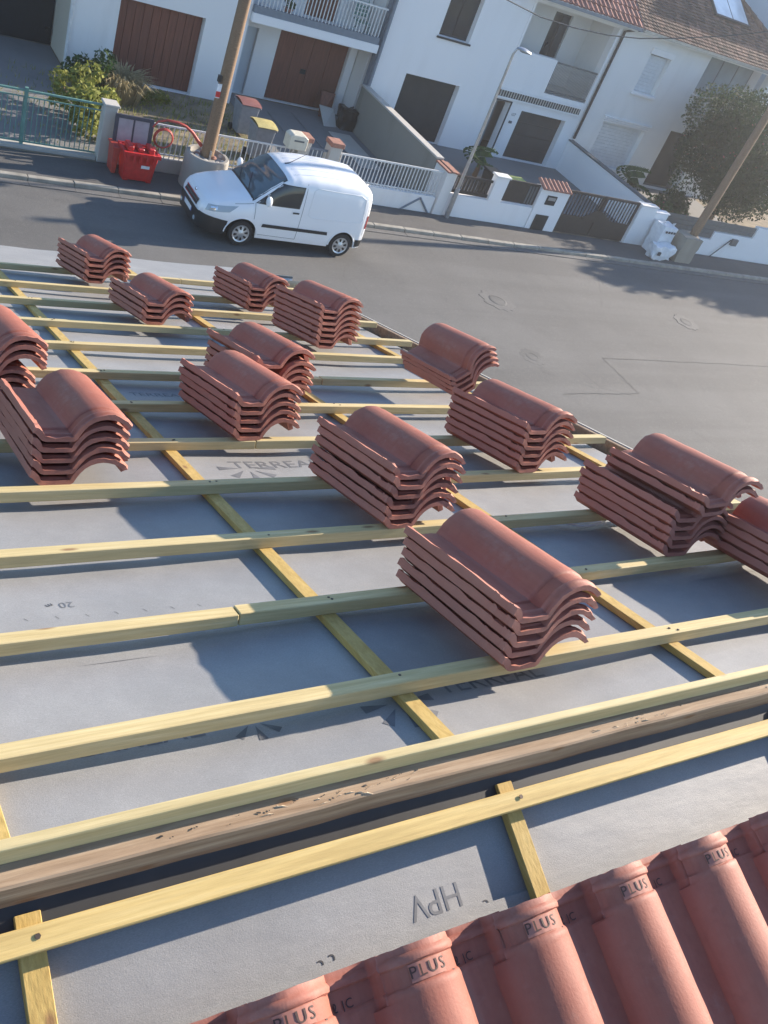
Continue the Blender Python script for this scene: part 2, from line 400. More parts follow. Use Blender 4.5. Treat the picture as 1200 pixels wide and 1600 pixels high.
# repairs in the road surface
def disc(name, x, y, r, mat, label, z=.0185, ring=True):
    t = thing(name, label, 'manhole cover', (x, y, z), 'manhole covers sunk in the road')
    pts = [(x + r * (1 + .12 * math.sin(k * 1.9 + x)) * math.cos(k * math.pi / 14), y + r * (1 + .1 * math.cos(k * 2.7)) * math.sin(k * math.pi / 14)) for k in range(28)]
    MB().add([(a, b, z + .004) for a, b in pts] + [(a, b, z - .03) for a, b in pts], [tuple(range(28))] + [(k, (k + 1) % 28, 28 + (k + 1) % 28, 28 + k) for k in range(28)]).build('asphalt_collar', mat, t)
    q = MB(); q.lathe((x, y, z), [(r * .42, .002), (r * .42, .007), (r * .52, .008), (r * .54, .002)], 28)
    q.build('rim', M['asphalt'], t, smooth=40)
    MB().lathe((x, y, z), [(0, .006), (r * .40, .006), (r * .41, .0)], 28).build('lid', M['asphalt'], t, smooth=40)
disc('manhole_cover', 16.2, 17.1, .50, M['patch'], 'round manhole cover with pale asphalt patch straight behind the van tail')
disc('manhole_cover', 23.5, 16.85, .42, M['patch'], 'round manhole cover furthest along the road towards the tree shadow')
disc('manhole_cover', 15.6, 14.5, .34, M['asphalt'], 'dull round manhole cover in the road nearest the roof verge')
seam = MB()
for (a, b, c, d) in ((18.1, 14.62, 26.5, 14.66), (18.15, 13.1, 18.1, 14.62), (15.5, 13.0, 18.15, 13.08)):
    n = 14; px = []
    for k in range(n + 1):
        f = k / n; px.append((a + (c - a) * f + random.uniform(-.02, .02), b + (d - b) * f + random.uniform(-.02, .02)))
    dx, dy = c - a, d - b; L = math.hypot(dx, dy); nx, ny = -dy / L, dx / L
    for k in range(n):
        w0 = .009; z = .0265
        (x0, y0), (x1, y1) = px[k], px[k + 1]
        seam.add([(x0 - nx * w0, y0 - ny * w0, z), (x1 - nx * w0, y1 - ny * w0, z), (x1 + nx * w0, y1 + ny * w0, z), (x0 + nx * w0, y0 + ny * w0, z)], [(0, 1, 2, 3)])
seam.build('tar_seam', simple('old_tar', (.088, .086, .083), .85), road, kind='stuff')

# ------------------------------------------------------------------ houses across the street
FY = 27.7
def roof_wave(x0, x1, y0, z0, y1, z1, pitch, row, mat, parent, amp=.035, hipl=0, hipr=0, name='roof_tiles'):
    """pan tile field: waves along x, saw-tooth courses up the slope; hip = how far the ends run in at the top"""
    L = math.hypot(y1 - y0, z1 - z0); nr = max(1, int(L / row)); mb = MB()
    ny, nz = -(z1 - z0) / L, (y1 - y0) / L
    for r in range(nr):
        f0, f1 = r / nr, min(1, (r + 1.12) / nr)
        a0, a1 = x0 + hipl * f0, x1 - hipr * f0
        n = max(2, int((a1 - a0) / pitch * 4)); vs = []
        for (f, lift) in ((f0, .045), (f1, .005)):
            for k in range(n + 1):
                x = a0 + (a1 - a0) * k / n
                h = lift + amp * (.5 + .5 * math.sin(2 * math.pi * x / pitch)) + random.uniform(0, .008)
                vs.append((x, y0 + (y1 - y0) * f + ny * h, z0 + (z1 - z0) * f + nz * h))
        vs += [(v[0], v[1] - ny * .05, v[2] - nz * .05) for v in vs[:n + 1]]
        fs = [(k, k + 1, n + 2 + k, n + 1 + k) for k in range(n)] + [(2 * n + 2 + k, 2 * n + 3 + k, k + 1, k) for k in range(n)]
        mb.add(vs, fs)
    return mb.build(name, mat, parent, kind='stuff', fixn=False)

# house A, left: white gable front with plank garage door
hA = thing('house', 'white house with brown plank garage door, leftmost beyond the green fence', 'house', (7.4, FY, 0), 'terraced houses across the street')
wA = weld(wall_holes(7.4, 12.35, -.05, 6.2, FY, FY + .3, [(8.62, 11.07, .06, 2.27)]).build('wall', M['white'], hA, fixn=False))
MB().box(7.4, 7.7, FY + .3, 29.5, -.05, 6.2).build('side_wall', M['cream'], hA)
MB().box(1.0, 7.4, 29.5, 29.8, 2.75, 6.2).build('wall', M['white2'], hA)
MB().box(-1.0, 1.0, 29.5, 29.8, -.05, 6.2).build('wall', M['white2'], hA)
MB().box(-1.0, 12.34, 29.81, 36, -.05, 6.15).build('wall', M['white2'], hA)
cd = MB().box(1.0, 7.39, 29.56, 29.66, .0, 2.74).build('doorway_shade_panel', M['dark'], hA, label='near-black panel for the shade in the wide recessed doorway')  # near-black panel stands in for the shade inside the doorway
for z in (.45, 1.9): MB().box(7.18, 7.32, 29.40, 29.555, z, z + .08).build('hinge', M['black'], cd)
dA = MB().box(8.62, 11.07, FY + .26, FY + .29, .05, 2.28).build('garage_door', M['darkbrown'], hA)
for k in range(10):
    a = 8.64 + k * .2425; MB().box(a, a + .232, FY + .215, FY + .258, .08, 2.25).build('plank', M['browndoor'], dA, bevel=.006)
MB().box(8.4, 11.3, FY - .06, FY - .003, -.05, .05).build('door_step', M['concrete_l'], hA)
MB().box(8.0, 9.2, FY + .1, FY + .29, 3.7, 4.9).build('window', M['glass'], hA) if False else None
roof_wave(-1.4, 12.3, FY - .5, 6.1, 33, 8.6, .24, .34, M['roofred'], hA)
MB().cyl((7.36, FY - .06, .05), (7.36, FY - .06, 6.1), .045).build('downpipe', M['whitemetal'], hA)

# house B: recessed garage under a balcony
hB = thing('house', 'white house with reddish garage door recessed under a balcony', 'house', (12.35, FY, 0), 'terraced houses across the street')
BY = 28.75
weld(wall_holes(12.36, 16.72, -.05, 6.2, BY, BY + .25, [(12.55, 13.2, .07, 2.1), (13.92, 16.46, .07, 2.22), (14.5, 15.62, 2.8, 4.9)]).build('wall', M['white'], hB, fixn=False))
MB().box(12.36, 16.72, BY + .26, 36, -.05, 6.15).build('wall', M['white2'], hB)
MB().box(12.56, 13.19, BY + .12, BY + .18, .07, 2.09).build('side_door', M['bluew'], hB)
g = MB().box(13.93, 16.45, BY + .19, BY + .24, .07, 2.215).build('garage_door', M['darkbrown'], hB)
for k in range(4): MB().box(13.95 + k * .625, 14.565 + k * .625, BY + .13, BY + .188, .09, 2.2).build('panel', M['browndoor'], g, bevel=.008)
MB().box(14.98, 15.16, BY + .10, BY + .128, 1.05, 1.20).build('handle', M['black'], g)
MB().box(12.37, 16.70, FY - .15, BY - .003, 2.53, 2.78).build('balcony_slab', M['white3'], hB)
MB().box(12.38, 16.66, FY - .13, FY + .02, 2.783, 2.98).build('balcony_kerb', M['bluegrey'], hB)
rl = MB().box(12.4, 16.66, FY - .10, FY - .06, 3.80, 3.85).build('railing', M['whitemetal'], hB)
b0 = MB().box(12.45, 12.475, FY - .09, FY - .065, 2.982, 3.798).build('baluster', M['whitemetal'], rl)
copies(b0, [(.118 * k, 0, 0) for k in range(1, 36)], rl)
bd = MB().box(14.52, 15.6, BY + .12, BY + .16, 2.8, 4.88).build('balcony_door', M['browndoor'], hB, label='red brown balcony door behind white bars')
for k in range(6): MB().box(14.54 + k * .177, 14.70 + k * .177, BY + .09, BY + .118, 2.84, 4.86).build('plank', M['browndoor'], bd)
roof_wave(12.35, 16.75, FY - .4, 6.1, 33, 8.6, .24, .34, M['roofred'], hB)
ch = thing('garden_chair', 'green slatted folding chair behind the balcony railing', 'chair', (16.15, FY + .35, 2.785))
for k in range(5): MB().box(15.95, 16.38, FY + .15 + k * .09, FY + .22 + k * .09, 3.2, 3.225).build('slat', M['greenmetal'], ch)
for k in range(4): MB().box(15.95, 16.38, FY + .62 + k * .02, FY + .64 + k * .02, 3.3 + k * .11, 3.385 + k * .11).build('back_slat', M['greenmetal'], ch)
for sx in (15.94, 16.37):
    MB().cyl((sx, FY + .1, 2.785), (sx, FY + .7, 3.78), .014, n=8).build('leg', M['greenmetal'], ch)
    MB().cyl((sx, FY + .6, 2.785), (sx, FY + .13, 3.2), .014, n=8).build('leg', M['greenmetal'], ch)
pt = thing('plant_pot', 'terracotta pot with trailing plant by the balcony railing', 'plant pot', (13.6, FY + .3, 2.785))
MB().lathe((13.6, FY + .3, 2.785), [(.09, 0), (.14, .22), (.15, .22), (.15, .26), (.12, .26), (0, .24)], 16).build('pot', M['brick'], pt, smooth=35)
leaves(clump_fn([((13.6, FY + .3, 3.13), (.18, .16, .16))]), 60, .07).build('foliage', M['leafg'], pt, fixn=False)

# house C: plain white front, one window, dark garage
hC = thing('house', 'tall plain white house with dark garage and single narrow window', 'house', (16.75, FY, 0), 'terraced houses across the street')
weld(wall_holes(16.92, 21.95, -.05, 6.6, FY, FY + .32, [(18.1, 20.32, .07, 2.15), (18.77, 20.02, 3.5, 4.9)]).build('wall', M['white3'], hC, fixn=False))
MB().box(16.76, 21.94, FY + .33, 36, -.05, 6.55).build('wall', M['white2'], hC)
MB().box(18.1, 20.32, FY + .24, FY + .3, .07, 2.15).build('garage_door', M['charcoal'], hC)
gd = bpy.data.objects[hC.children[-1].name] if hC.children else None
w = MB().box(18.77, 20.02, FY + .22, FY + .30, 3.5, 4.9).build('window', M['charcoal'], hC)
MB().box(18.83, 19.37, FY + .20, FY + .217, 3.57, 4.84).build('pane', M['glass'], w); MB().box(19.42, 19.96, FY + .20, FY + .217, 3.57, 4.84).build('pane', M['glass'], w)
MB().box(18.72, 20.08, FY - .05, FY + .20, 3.44, 3.497).build('window_sill', M['charcoal'], hC)
MB().box(16.76, 16.915, FY + .0, FY + .2, .0, 6.5).build('party_strip', M['bluegrey'], hC)
MB().cyl((16.84, FY - .08, .06), (16.84, FY - .08, 6.4), .055).build('downpipe', M['bluegrey'], hC)
roof_wave(16.75, 21.95, FY - .4, 6.5, 33, 9.0, .24, .34, M['roofred'], hC)

# house D: loggia with railing, dark garage, porch door
hD = thing('house', 'white house with upstairs loggia, perforated band and dark garage door', 'house', (21.95, FY, 0), 'terraced houses across the street')
weld(wall_holes(21.96, 26.12, -.05, 5.42, FY, FY + .3, [(22.0, 22.66, .08, 2.02), (23.28, 25.45, .08, 1.86), (22.05, 25.95, 2.62, 5.30)]).build('wall', M['white3'], hD, fixn=False))
MB().box(22.05, 23.9, FY + .004, FY + .2, 2.55, 3.76).build('loggia_parapet', M['white3'], hD)
MB().box(21.97, 26.1, FY + .31, 29.2, 2.46, 2.62).build('loggia_floor', M['concrete_l'], hD)
MB().box(21.97, 26.1, FY + .31, 29.2, 5.302, 5.40).build('loggia_ceiling', M['white2'], hD)
weld(wall_holes(21.97, 26.1, 2.622, 5.30, 29.2, 29.4, [(24.2, 25.02, 2.65, 4.98)]).build('loggia_wall', M['white2'], hD, fixn=False))
MB().box(21.97, 22.04, FY + .31, 29.195, 2.63, 5.3).build('loggia_wall', M['white2'], hD); MB().box(25.96, 26.1, FY + .31, 29.195, 2.63, 5.3).build('loggia_wall', M['white2'], hD)
dd = MB().box(24.2, 25.02, 29.3, 29.36, 2.65, 4.98).build('loggia_door', M['charcoal'], hD)
for k in range(2): MB().box(24.25 + k * .4, 24.57 + k * .4, 29.285, 29.298, 2.8, 4.9).build('pane', M['glass'], dd)
MB().box(22.3, 22.42, 28.6, 29.19, 3.9, 3.95).build('bracket', M['black'], hD)
rl = MB().box(23.91, 25.94, FY + .04, FY + .08, 3.66, 3.71).build('railing', M['greymetal'], hD)
MB().box(23.91, 25.94, FY + .03, FY + .09, 2.66, 2.74).build('bottom_rail', M['greymetal'], rl)
MB().box(23.905, 23.95, FY + .03, FY + .09, 2.745, 3.66).build('post', M['greymetal'], rl)
s0 = MB().box(23.96, 23.985, FY + .055, FY + .068, 2.745, 3.658).build('bar', M['zinc'], rl); copies(s0, [(.0605 * k, 0, 0) for k in range(1, 33)], rl)
bn = MB().box(21.98, 25.86, FY - .035, FY - .003, 2.16, 2.44).build('ornamental_band', M['charcoal'], hD)
MB().box(21.97, 25.88, FY - .07, FY - .036, 2.41, 2.46).build('moulding', M['white3'], bn); MB().box(21.97, 25.88, FY - .07, FY - .036, 2.14, 2.19).build('moulding', M['white3'], bn)
f0 = MB().box(22.02, 22.06, FY - .055, FY - .037, 2.195, 2.405).build('fin', M['concrete_l'], bn); copies(f0, [(.117 * k, 0, 0) for k in range(1, 33)], bn)
MB().box(22.0, 22.66, FY + .72, FY + .78, .08, 2.02).build('porch_door', M['bluew'], hD, label='pale porch door set back in shade')
MB().box(21.93, 21.998, FY + .31, FY + .7, .08, 2.02).build('porch_jamb', M['charcoal'], hD); MB().box(22.662, 22.72, FY - .02, FY + .3, .08, 2.04).build('porch_frame', M['charcoal'], hD); MB().box(21.98, 22.72, FY - .02, FY - .002, 2.03, 2.08).build('porch_frame', M['charcoal'], hD)
g = MB().box(23.28, 25.45, FY + .24, FY + .29, .08, 1.86).build('garage_door', M['charcoal'], hD)
for k in range(4): MB().box(23.30, 25.43, FY + .222, FY + .238, .1 + k * .44, .52 + k * .44).build('panel', M['charcoal'], g, bevel=.008)
vs, fs = text_mesh("107", .15); MB().add([(22.98 + x, FY - .006, 1.66 + y) for x, y, z in vs], fs).build('house_number', M['print'], hD, fixn=False)
MB().box(22.9, 23.02, FY - .05, FY - .003, 1.36, 1.44).build('doorbell_box', M['greymetal'], hD)
MB().box(21.96, 26.12, FY + .3, FY + .31, 5.31, 5.42).build('lintel', M['white2'], hD)
MB().box(21.98, 26.1, 29.41, 36, -.05, 5.40).build('wall', M['white2'], hD)
MB().tube([(26.5, 27.28, 5.52), (26.3, 27.4, 5.44), (26.16, FY - .07, 5.28), (26.14, FY - .07, 1.35)], .052).build('downpipe', M['trimblack'], hD, smooth=40)
MB().box(21.5, 26.5, 27.16, 27.28, 5.50, 5.60).build('gutter', M['bluegrey'], hD); MB().box(21.9, 26.45, 27.285, FY - .002, 5.43, 5.50).build('soffit', M['white2'], hD)
roof_wave(21.4, 26.55, 27.25, 5.58, 33.2, 9.15, .235, .36, M['roofred'], hD, amp=.05)

# house E: right, brown hipped roof
hE = thing('house', 'white house under mossy brown hipped roof, behind the big bush', 'house', (26.12, FY, 0), 'terraced houses across the street')
weld(wall_holes(26.13, 35.6, -.05, 5.5, FY, FY + .3, [(27.92, 29.02, 3.5, 4.98), (30.95, 34.75, 3.94, 5.38), (27.28, 29.55, .5, 2.2), (30.88, 32.9, .08, 2.46)]).build('wall', M['white'], hE, fixn=False))
def shutter(x0, x1, z0, z1, n):
    s = MB().box(x0, x1, FY + .2, FY + .26, z0, z1).build('roller_shutter', M['shutter'], hE)
    h = (z1 - z0) / n
    for k in range(n): MB().box(x0 + .02, x1 - .02, FY + .185, FY + .199, z0 + k * h + .006, z0 + (k + 1) * h - .006).build('slat', M['shutter'], s)
shutter(27.92, 29.02, 3.5, 4.8, 11); shutter(27.28, 29.55, .5, 2.2, 14)
MB().box(27.86, 29.1, FY - .06, FY - .003, 4.86, 5.08).build('shutter_box', M['white3'], hE, bevel=.015); MB().box(27.84, 29.12, FY - .10, FY - .003, 3.38, 3.48).build('window_sill', M['white3'], hE, bevel=.01)
for k in range(3): MB().box(27.2 - .03 * k, 29.66 + .03 * k, FY - .05 - .02 * k, FY - .003, 2.21 + .075 * k, 2.27 + .075 * k).build('lintel_moulding', M['white3'], hE)
w = MB().box(30.95, 34.75, FY + 1.0, FY + 1.1, 3.94, 5.38).build('window', M['greymetal'], hE, label='wide glazed loggia window')
for k in range(4): MB().box(31.0 + k * .94, 31.86 + k * .94, FY + .985, FY + .999, 4.0, 5.32).build('pane', M['paleglass'], w)
MB().box(30.9, 34.8, FY - .04, FY + .3, 3.86, 3.935).build('window_sill', M['concrete_l'], hE)
MB().box(30.7, 35.0, FY + .31, FY + 1.2, 3.8, 3.93).build('loggia_floor', M['concrete_l'], hE)
MB().box(30.85, 30.94, FY + .31, FY + 1.0, 3.94, 5.4).build('loggia_wall', M['white2'], hE); MB().box(30.7, 35.0, FY + .31, FY + 1.2, 5.385, 5.48).build('loggia_ceiling', M['white2'], hE)
g = MB().box(30.88, 32.9, FY + .6, FY + .66, .08, 2.46).build('garage_door', M['charcoal'], hE)
MB().box(26.14, 35.6, FY + 1.25, 36, -.05, 5.45).build('wall', M['white2'], hE); MB().box(30.8, 33.0, FY + .67, FY + .75, 0, 2.5).build('wall', M['dark'], hE)
MB().box(26.6, 36.0, 27.16, 27.28, 5.50, 5.60).build('gutter', M['zinc'], hE); MB().box(26.46, 35.9, 27.285, FY - .002, 5.44, 5.5).build('soffit', M['white3'], hE)
roof_wave(26.58, 36.0, 27.25, 5.58, 33.2, 9.15, .19, .16, M['roofbrown'], hE, amp=.02, hipr=5.95)
hp = [(36.0 - 5.95 * f, 27.25 + 5.95 * f, 5.66 + 3.57 * f) for f in np.linspace(0, 1, 24)]
rd = MB()
for p, q in zip(hp[:-1], hp[1:]): rd.tube([p, q], [.12, .10], 8)
rd.build('hip_tiles', M['roofbrown'], hE, smooth=50, kind='stuff')
roofE = MB().add([(36, 27.25, 5.58), (36, 36.3, 5.58), (30.05, 33.2, 9.15)], [(0, 1, 2)]).build('roof_side', M['roofbrown'], hE)
SLO = lambda x, y, n: (x, y - .514 * n, 5.60 + (y - 27.25) * .6 + .857 * n)
rw = MB().rbox(SLO, 31.2, 33.25, 28.8, 31.0, .0, .12).build('roof_window', M['trimblack'], hE, label='large pale roof window')
for k in range(2): MB().rbox(SLO, 31.27 + k * .98, 32.19 + k * .98, 28.87, 30.9, .121, .128).build('pane', M['skylight'], rw)

hF = thing('house', 'pale grey house wall beyond the hip of the brown roof', 'house', (36.6, 29, 0))
weld(wall_holes(36.8, 50, -.05, 9.6, 29.5, 29.8, [(39.5, 40.7, 4, 5.3)]).build('wall', M['bluew'], hF, fixn=False))
MB().box(36.8, 50, 29.81, 40, -.05, 9.5).build('wall', M['bluew'], hF)
w = MB().box(39.5, 40.7, 29.66, 29.72, 4, 5.3).build('window', M['greymetal'], hF); MB().box(39.56, 40.64, 29.65, 29.659, 4.06, 5.24).build('pane', M['glass'], w)
roof_wave(36.5, 50.2, 29.0, 9.5, 34, 11.2, .24, .34, M['roofred'], hF)

# ------------------------------------------------------------------ party walls, front walls, fences, gates
pw = thing('garden_wall', 'dark stained concrete wall with pale coping between two drives', 'wall', (16.75, 24.8, 0))
MB().box(16.64, 16.84, 22.45, FY - .01, -.05, 1.46).build('wall', M['concrete'], pw); MB().box(16.60, 16.88, 22.45, FY - .012, 1.463, 1.52).build('coping', M['concrete_l'], pw, bevel=.01)
pw2 = thing('garden_wall', 'white rendered wall with dark coping running back to the downpipe', 'wall', (26.1, 24.8, 0))
MB().box(26.0, 26.2, 22.0, FY - .01, -.05, 1.22).build('wall', M['white3'], pw2); MB().box(25.97, 26.23, 22.0, FY - .012, 1.223, 1.28).build('coping', M['greymetal'], pw2, bevel=.01)

fy0, fy1 = 21.78, 21.96
# left: green railing fence and concrete pillar
fc = thing('fence', 'green metal railing fence in front of the driveway', 'fence', (5, 22.1, 0))
MB().box(-1.5, 6.84, 22.07, 22.12, 1.33, 1.37).build('top_rail', M['greenmetal'], fc); MB().box(-1.5, 6.84, 22.08, 22.11, 1.20, 1.225).build('rail', M['greenmetal'], fc); MB().box(-1.5, 6.84, 22.075, 22.115, .18, .21).build('rail', M['greenmetal'], fc)
MB().box(-1.5, 6.84, 21.98, 22.2, -.05, .13).build('plinth', M['concrete_l'], fc)
for x in (1.2, 3.2, 5.16): MB().box(x - .035, x + .035, 22.055, 22.135, .13, 1.42).build('post', M['greenmetal'], fc)
b0 = MB().box(1.30, 1.318, 22.086, 22.104, .212, 1.20).build('bar', M['greenmetal'], fc); copies(b0, [(.112 * k, 0, 0) for k in range(1, 49) if abs(1.30 + .112 * k - 3.2) > .05 and abs(1.3 + .112 * k - 5.16) > .05], fc)
def pillar(name, label, x0, x1, y0, y1, z, mat, cap=None, capmat=None, group=None):
    t = thing(name, label, 'pillar', ((x0 + x1) / 2, (y0 + y1) / 2, 0), group)
    MB().box(x0, x1, y0, y1, -.05, z).build('shaft', mat, t, bevel=.01)
    if cap: MB().box(x0 - .03, x1 + .03, y0 - .03, y1 + .03, z + .003, z + cap).build('cap', capmat, t, bevel=.012)
    return t
pillar('pillar', 'pale concrete post at the end of the green fence', 6.86, 7.16, 21.9, 22.2, 1.40, M['concrete_l'], .06, M['concrete_l'])
lw = thing('fence', 'pale low wall with white bars behind the red bins', 'fence', (9.5, 21.9, 0))
MB().box(7.17, 11.8, fy0 + .02, fy1, -.05, .42).build('wall', M['concrete_l'], lw)
MB().box(7.2, 11.8, fy0 + .07, fy0 + .10, 1.20, 1.24).build('top_rail', M['whitemetal'], lw); MB().box(7.2, 11.8, fy0 + .07, fy0 + .10, .50, .53).build('rail', M['whitemetal'], lw)
b0 = MB().box(7.25, 7.27, fy0 + .075, fy0 + .095, .423, 1.20).build('bar', M['whitemetal'], lw); copies(b0, [(.13 * k, 0, 0) for k in range(1, 35)], lw)
for x, l in ((12.02, 'grey pillar with red brick cap left of the small gate'), (12.95, 'grey pillar with red brick cap right of the small gate')):
    pillar('pillar', l, x - .17, x + .17, 21.76, 22.1, 1.48, M['concrete_l'], .13, M['brick'], 'pillars with red brick caps')
gt = thing('garden_gate', 'narrow bluish metal gate between two brick capped pillars', 'gate', (12.5, 21.9, 0))
MB().box(12.2, 12.77, 21.88, 21.92, 1.28, 1.33).build('frame', M['bluegrey'], gt); MB().box(12.2, 12.77, 21.885, 21.915, .15, .7).build('panel', M['bluegrey'], gt)
for k in range(5): MB().box(12.22 + k * .13, 12.24 + k * .13, 21.89, 21.91, .7, 1.28).build('bar', M['whitemetal'], gt)
lb = thing('letterbox', 'cream letterbox fixed beside the left brick capped pillar', 'letterbox', (11.75, 21.9, 1.3))
MB().prism([(11.48, 1.28), (12.0, 1.28), (12.0, 1.60), (11.9, 1.66), (11.56, 1.66), (11.48, 1.60)], 21.62, 21.98).build('body', M['creambox'], lb, bevel=.015); MB().box(11.6, 11.88, 21.605, 21.618, 1.5, 1.54).build('slot', M['greymetal'], lb)
MB().box(11.7, 11.78, 21.8, 21.88, .1, 1.277).build('post', M['zinc'], lb)
fB = thing('fence', 'white bar fence on low white wall right of the van', 'fence', (14.8, 21.9, 0))
MB().box(13.13, 16.62, fy0 + .02, fy1, -.05, .58).build('wall', M['white'], fB)
MB().box(13.15, 16.6, fy0 + .06, fy0 + .1, 1.30, 1.345).build('top_rail', M['whitemetal'], fB); MB().box(13.15, 16.6, fy0 + .065, fy0 + .095, .64, .67).build('rail', M['whitemetal'], fB)
b0 = MB().box(13.2, 13.222, fy0 + .07, fy0 + .09, .583, 1.30).build('bar', M['whitemetal'], fB); copies(b0, [(.115 * k, 0, 0) for k in range(1, 30)], fB)
MB().cyl((15.55, fy0 - .0, .08), (16.1, fy0 - .0, .5), .03, n=6).build('stay', M['bluegrey'], fB); MB().cyl((16.55, fy0 - .0, .06), (16.1, fy0 - .0, .5), .03, n=6).build('stay', M['bluegrey'], fB)

t = pillar('pillar', 'deep white wall end with red tile cap behind the street lamp', 16.66, 17.02, 21.74, 22.44, 1.38, M['white2'])
for k in range(3): MB().box(16.62 + k * .15, 16.75 + k * .15, 21.68, 22.46, 1.383 + .02 * (k % 2), 1.43 + .02 * (k % 2)).build('tile', M['brick'], t, bevel=.01)
fw = thing('front_wall', 'low white front wall with dark slatted infills beside the street lamp', 'wall', (18.8, 21.85, 0))
weld(wall_holes(17.03, 20.28, -.05, .76, fy0, fy1, []).build('wall', M['white3'], fw, fixn=False))
p = MB().box(17.03, 18.44, fy0 + .06, fy0 + .11, .80, .90).build('slat_panel', M['darkbrown'], fw); MB().box(17.03, 18.44, fy0 + .06, fy0 + .11, 1.27, 1.34).build('rail', M['darkbrown'], p)
for k in range(11): MB().box(17.06 + k * .127, 17.13 + k * .127, fy0 + .07, fy0 + .10, .902, 1.268).build('slat', M['darkbrown'], p)
MB().box(18.46, 18.94, fy0 - .02, fy1 + .02, .763, 1.50).build('pier', M['white3'], fw); MB().box(18.42, 18.98, fy0 - .06, fy1 + .06, 1.503, 1.56).build('pier_cap', M['white2'], fw, bevel=.01)
p = MB().box(18.96, 20.27, fy0 + .06, fy0 + .10, .82, 1.42).build('solid_panel', M['darkbrown'], fw); MB().box(18.96, 20.27, fy0 + .05, fy0 + .11, 1.423, 1.48).build('rail', M['darkbrown'], p)
for k in range(3): MB().box(19.87 + k * .12, 19.94 + k * .12, fy0 + .045, fy0 + .058, .84, 1.40).build('slat', M['greymetal'], p)
gp = thing('pillar', 'wide white gate pillar with red tiled top and letterbox', 'pillar', (20.9, 21.85, 0))
MB().box(20.29, 21.48, fy0 - .03, fy1 + .12, -.05, 1.42).build('shaft', M['white3'], gp)
for k in range(7):
    x = 20.27 + k * .178; MB().add([(x + dx, yy, 1.43 + zz + .05 * math.sin(math.pi * i / 4)) for (yy, zz) in ((21.66, .0), (22.12, .16)) for i, dx in enumerate((0, .042, .085, .128, .17))] + [(x + dx, yy, 1.425 + zz) for (yy, zz) in ((21.66, .0), (22.12, .16)) for dx in (0, .17)], [(i, i + 1, i + 6, i + 5) for i in range(4)] + [(10, 0, 5, 12), (11, 13, 9, 4), (0, 10, 11, 4, 3, 2, 1)]).build('tile', M['brick'], gp)
l = MB().box(20.62, 21.02, fy0 - .05, fy0 - .033, .95, 1.25).build('letterbox_plate', M['trimblack'], gp); MB().box(20.68, 20.98, fy0 - .057, fy0 - .051, 1.10, 1.20).build('flap', M['zinc'], l)
MB().box(20.50, 21.02, fy0 - .06, fy0 - .033, .02, .60).build('meter_cover', M['trimblack'], gp, label='dark meter cover at pavement level')
gg = thing('driveway_gate', 'dark brown double gate with barred top and arched middle', 'gate', (23.1, 21.87, 0))
for (a, b) in ((21.53, 23.1), (23.14, 24.74)):
    lf = MB().box(a, b, 21.86, 21.90, .10, .70).build('leaf', M['darkbrown'], gg)
    MB().box(a, b, 21.85, 21.91, 1.42, 1.50).build('top_rail', M['darkbrown'], lf)
    for x in (a, b - .07): MB().box(x, x + .07, 21.85, 21.91, .703, 1.417).build('stile', M['darkbrown'], lf)
    for k in range(10): MB().box(a + .12 + k * .142, a + .155 + k * .142, 21.865, 21.895, .703, 1.417).build('bar', M['darkbrown'], lf)
mb = MB()
for k in range(12):
    x = 22.55 + k * .1; h = .72 + .27 * math.sin(math.pi * (k + .5) / 12); mb.box(x, x + .1, 21.84, 21.858, .6, h)
mb.build('arch_panel', M['darkbrown'], gg)
pillar('pillar', 'white gate pillar right of the double gate', 24.78, 25.55, 21.76, 22.0, 1.45, M['white3'], .05, M['white2'])
pillar('pillar', 'white wall end where the sloping coping meets the street', 25.56, 26.22, 21.77, 21.99, 1.30, M['white3'], .05, M['white3'])
rw_ = thing('front_wall', 'stepped white wall with dark panels behind the right pole', 'wall', (29, 21.9, 0))
MB().box(26.24, 29.0, 21.82, 22.0, -.05, .68).build('wall', M['white3'], rw_); MB().box(29.0, 31.2, 21.82, 22.0, -.05, .98).build('wall', M['white3'], rw_); MB().box(31.2, 40, 21.82, 22.0, -.05, 1.42).build('wall', M['white3'], rw_)
for (a, b, z0, z1) in ((26.26, 28.0, .70, 1.36), (28.03, 29.0, .70, 1.36), (29.01, 31.18, 1.0, 1.36)):
    n = int((z1 - z0) / .16)
    for k in range(n): MB().box(a, b, 21.88, 21.92, z0 + k * (z1 - z0) / n + .006, z0 + (k + 1) * (z1 - z0) / n - .006).build('panel_board', M['greymetal'], rw_)
l = MB().box(30.1, 30.4, 21.72, 21.817, .62, .86).build('letterbox_plate', M['greymetal'], rw_)
pp = thing('pipe', 'thin dark pipe leaning on the low white wall', 'pipe', (29.6, 21.7, .1)); MB().cyl((29.3, 21.7, .11), (30.05, 21.79, .80), .018, n=8).build('tube', M['trimblack'], pp)

# ------------------------------------------------------------------ poles, lamp, cable, bins and other street things
lp = thing('street_lamp', 'slim grey street lamp with drooping head in front of white wall', 'street lamp', (17.15, 21.70, .1))
MB().tube([(17.15, 21.66, .1), (17.15, 21.66, 1.0), (17.15, 21.66, 1.02), (17.14, 21.66, 4.86)], [.075, .07, .05, .034], 12).build('pole', M['zinc'], lp, smooth=40)
MB().tube([(17.14, 21.66, 4.84), (17.16, 21.63, 4.98), (17.26, 21.6, 5.04)], .03, 8).build('arm', M['zinc'], lp, smooth=60)
hd = MB().grid(lambda a, b: (17.16 + .52 * a, 21.6 + .13 * math.sin(math.pi * min(1, a * 1.0 + .02)) ** .5 * math.cos(2 * math.pi * b), 5.02 - .05 * a + (.075 if math.sin(2 * math.pi * b) > 0 else .03) * math.sin(math.pi * min(1, a + .02)) ** .5 * math.sin(2 * math.pi * b)), 12, 20).build('lamp_head', M['zinc'], lp, smooth=50)
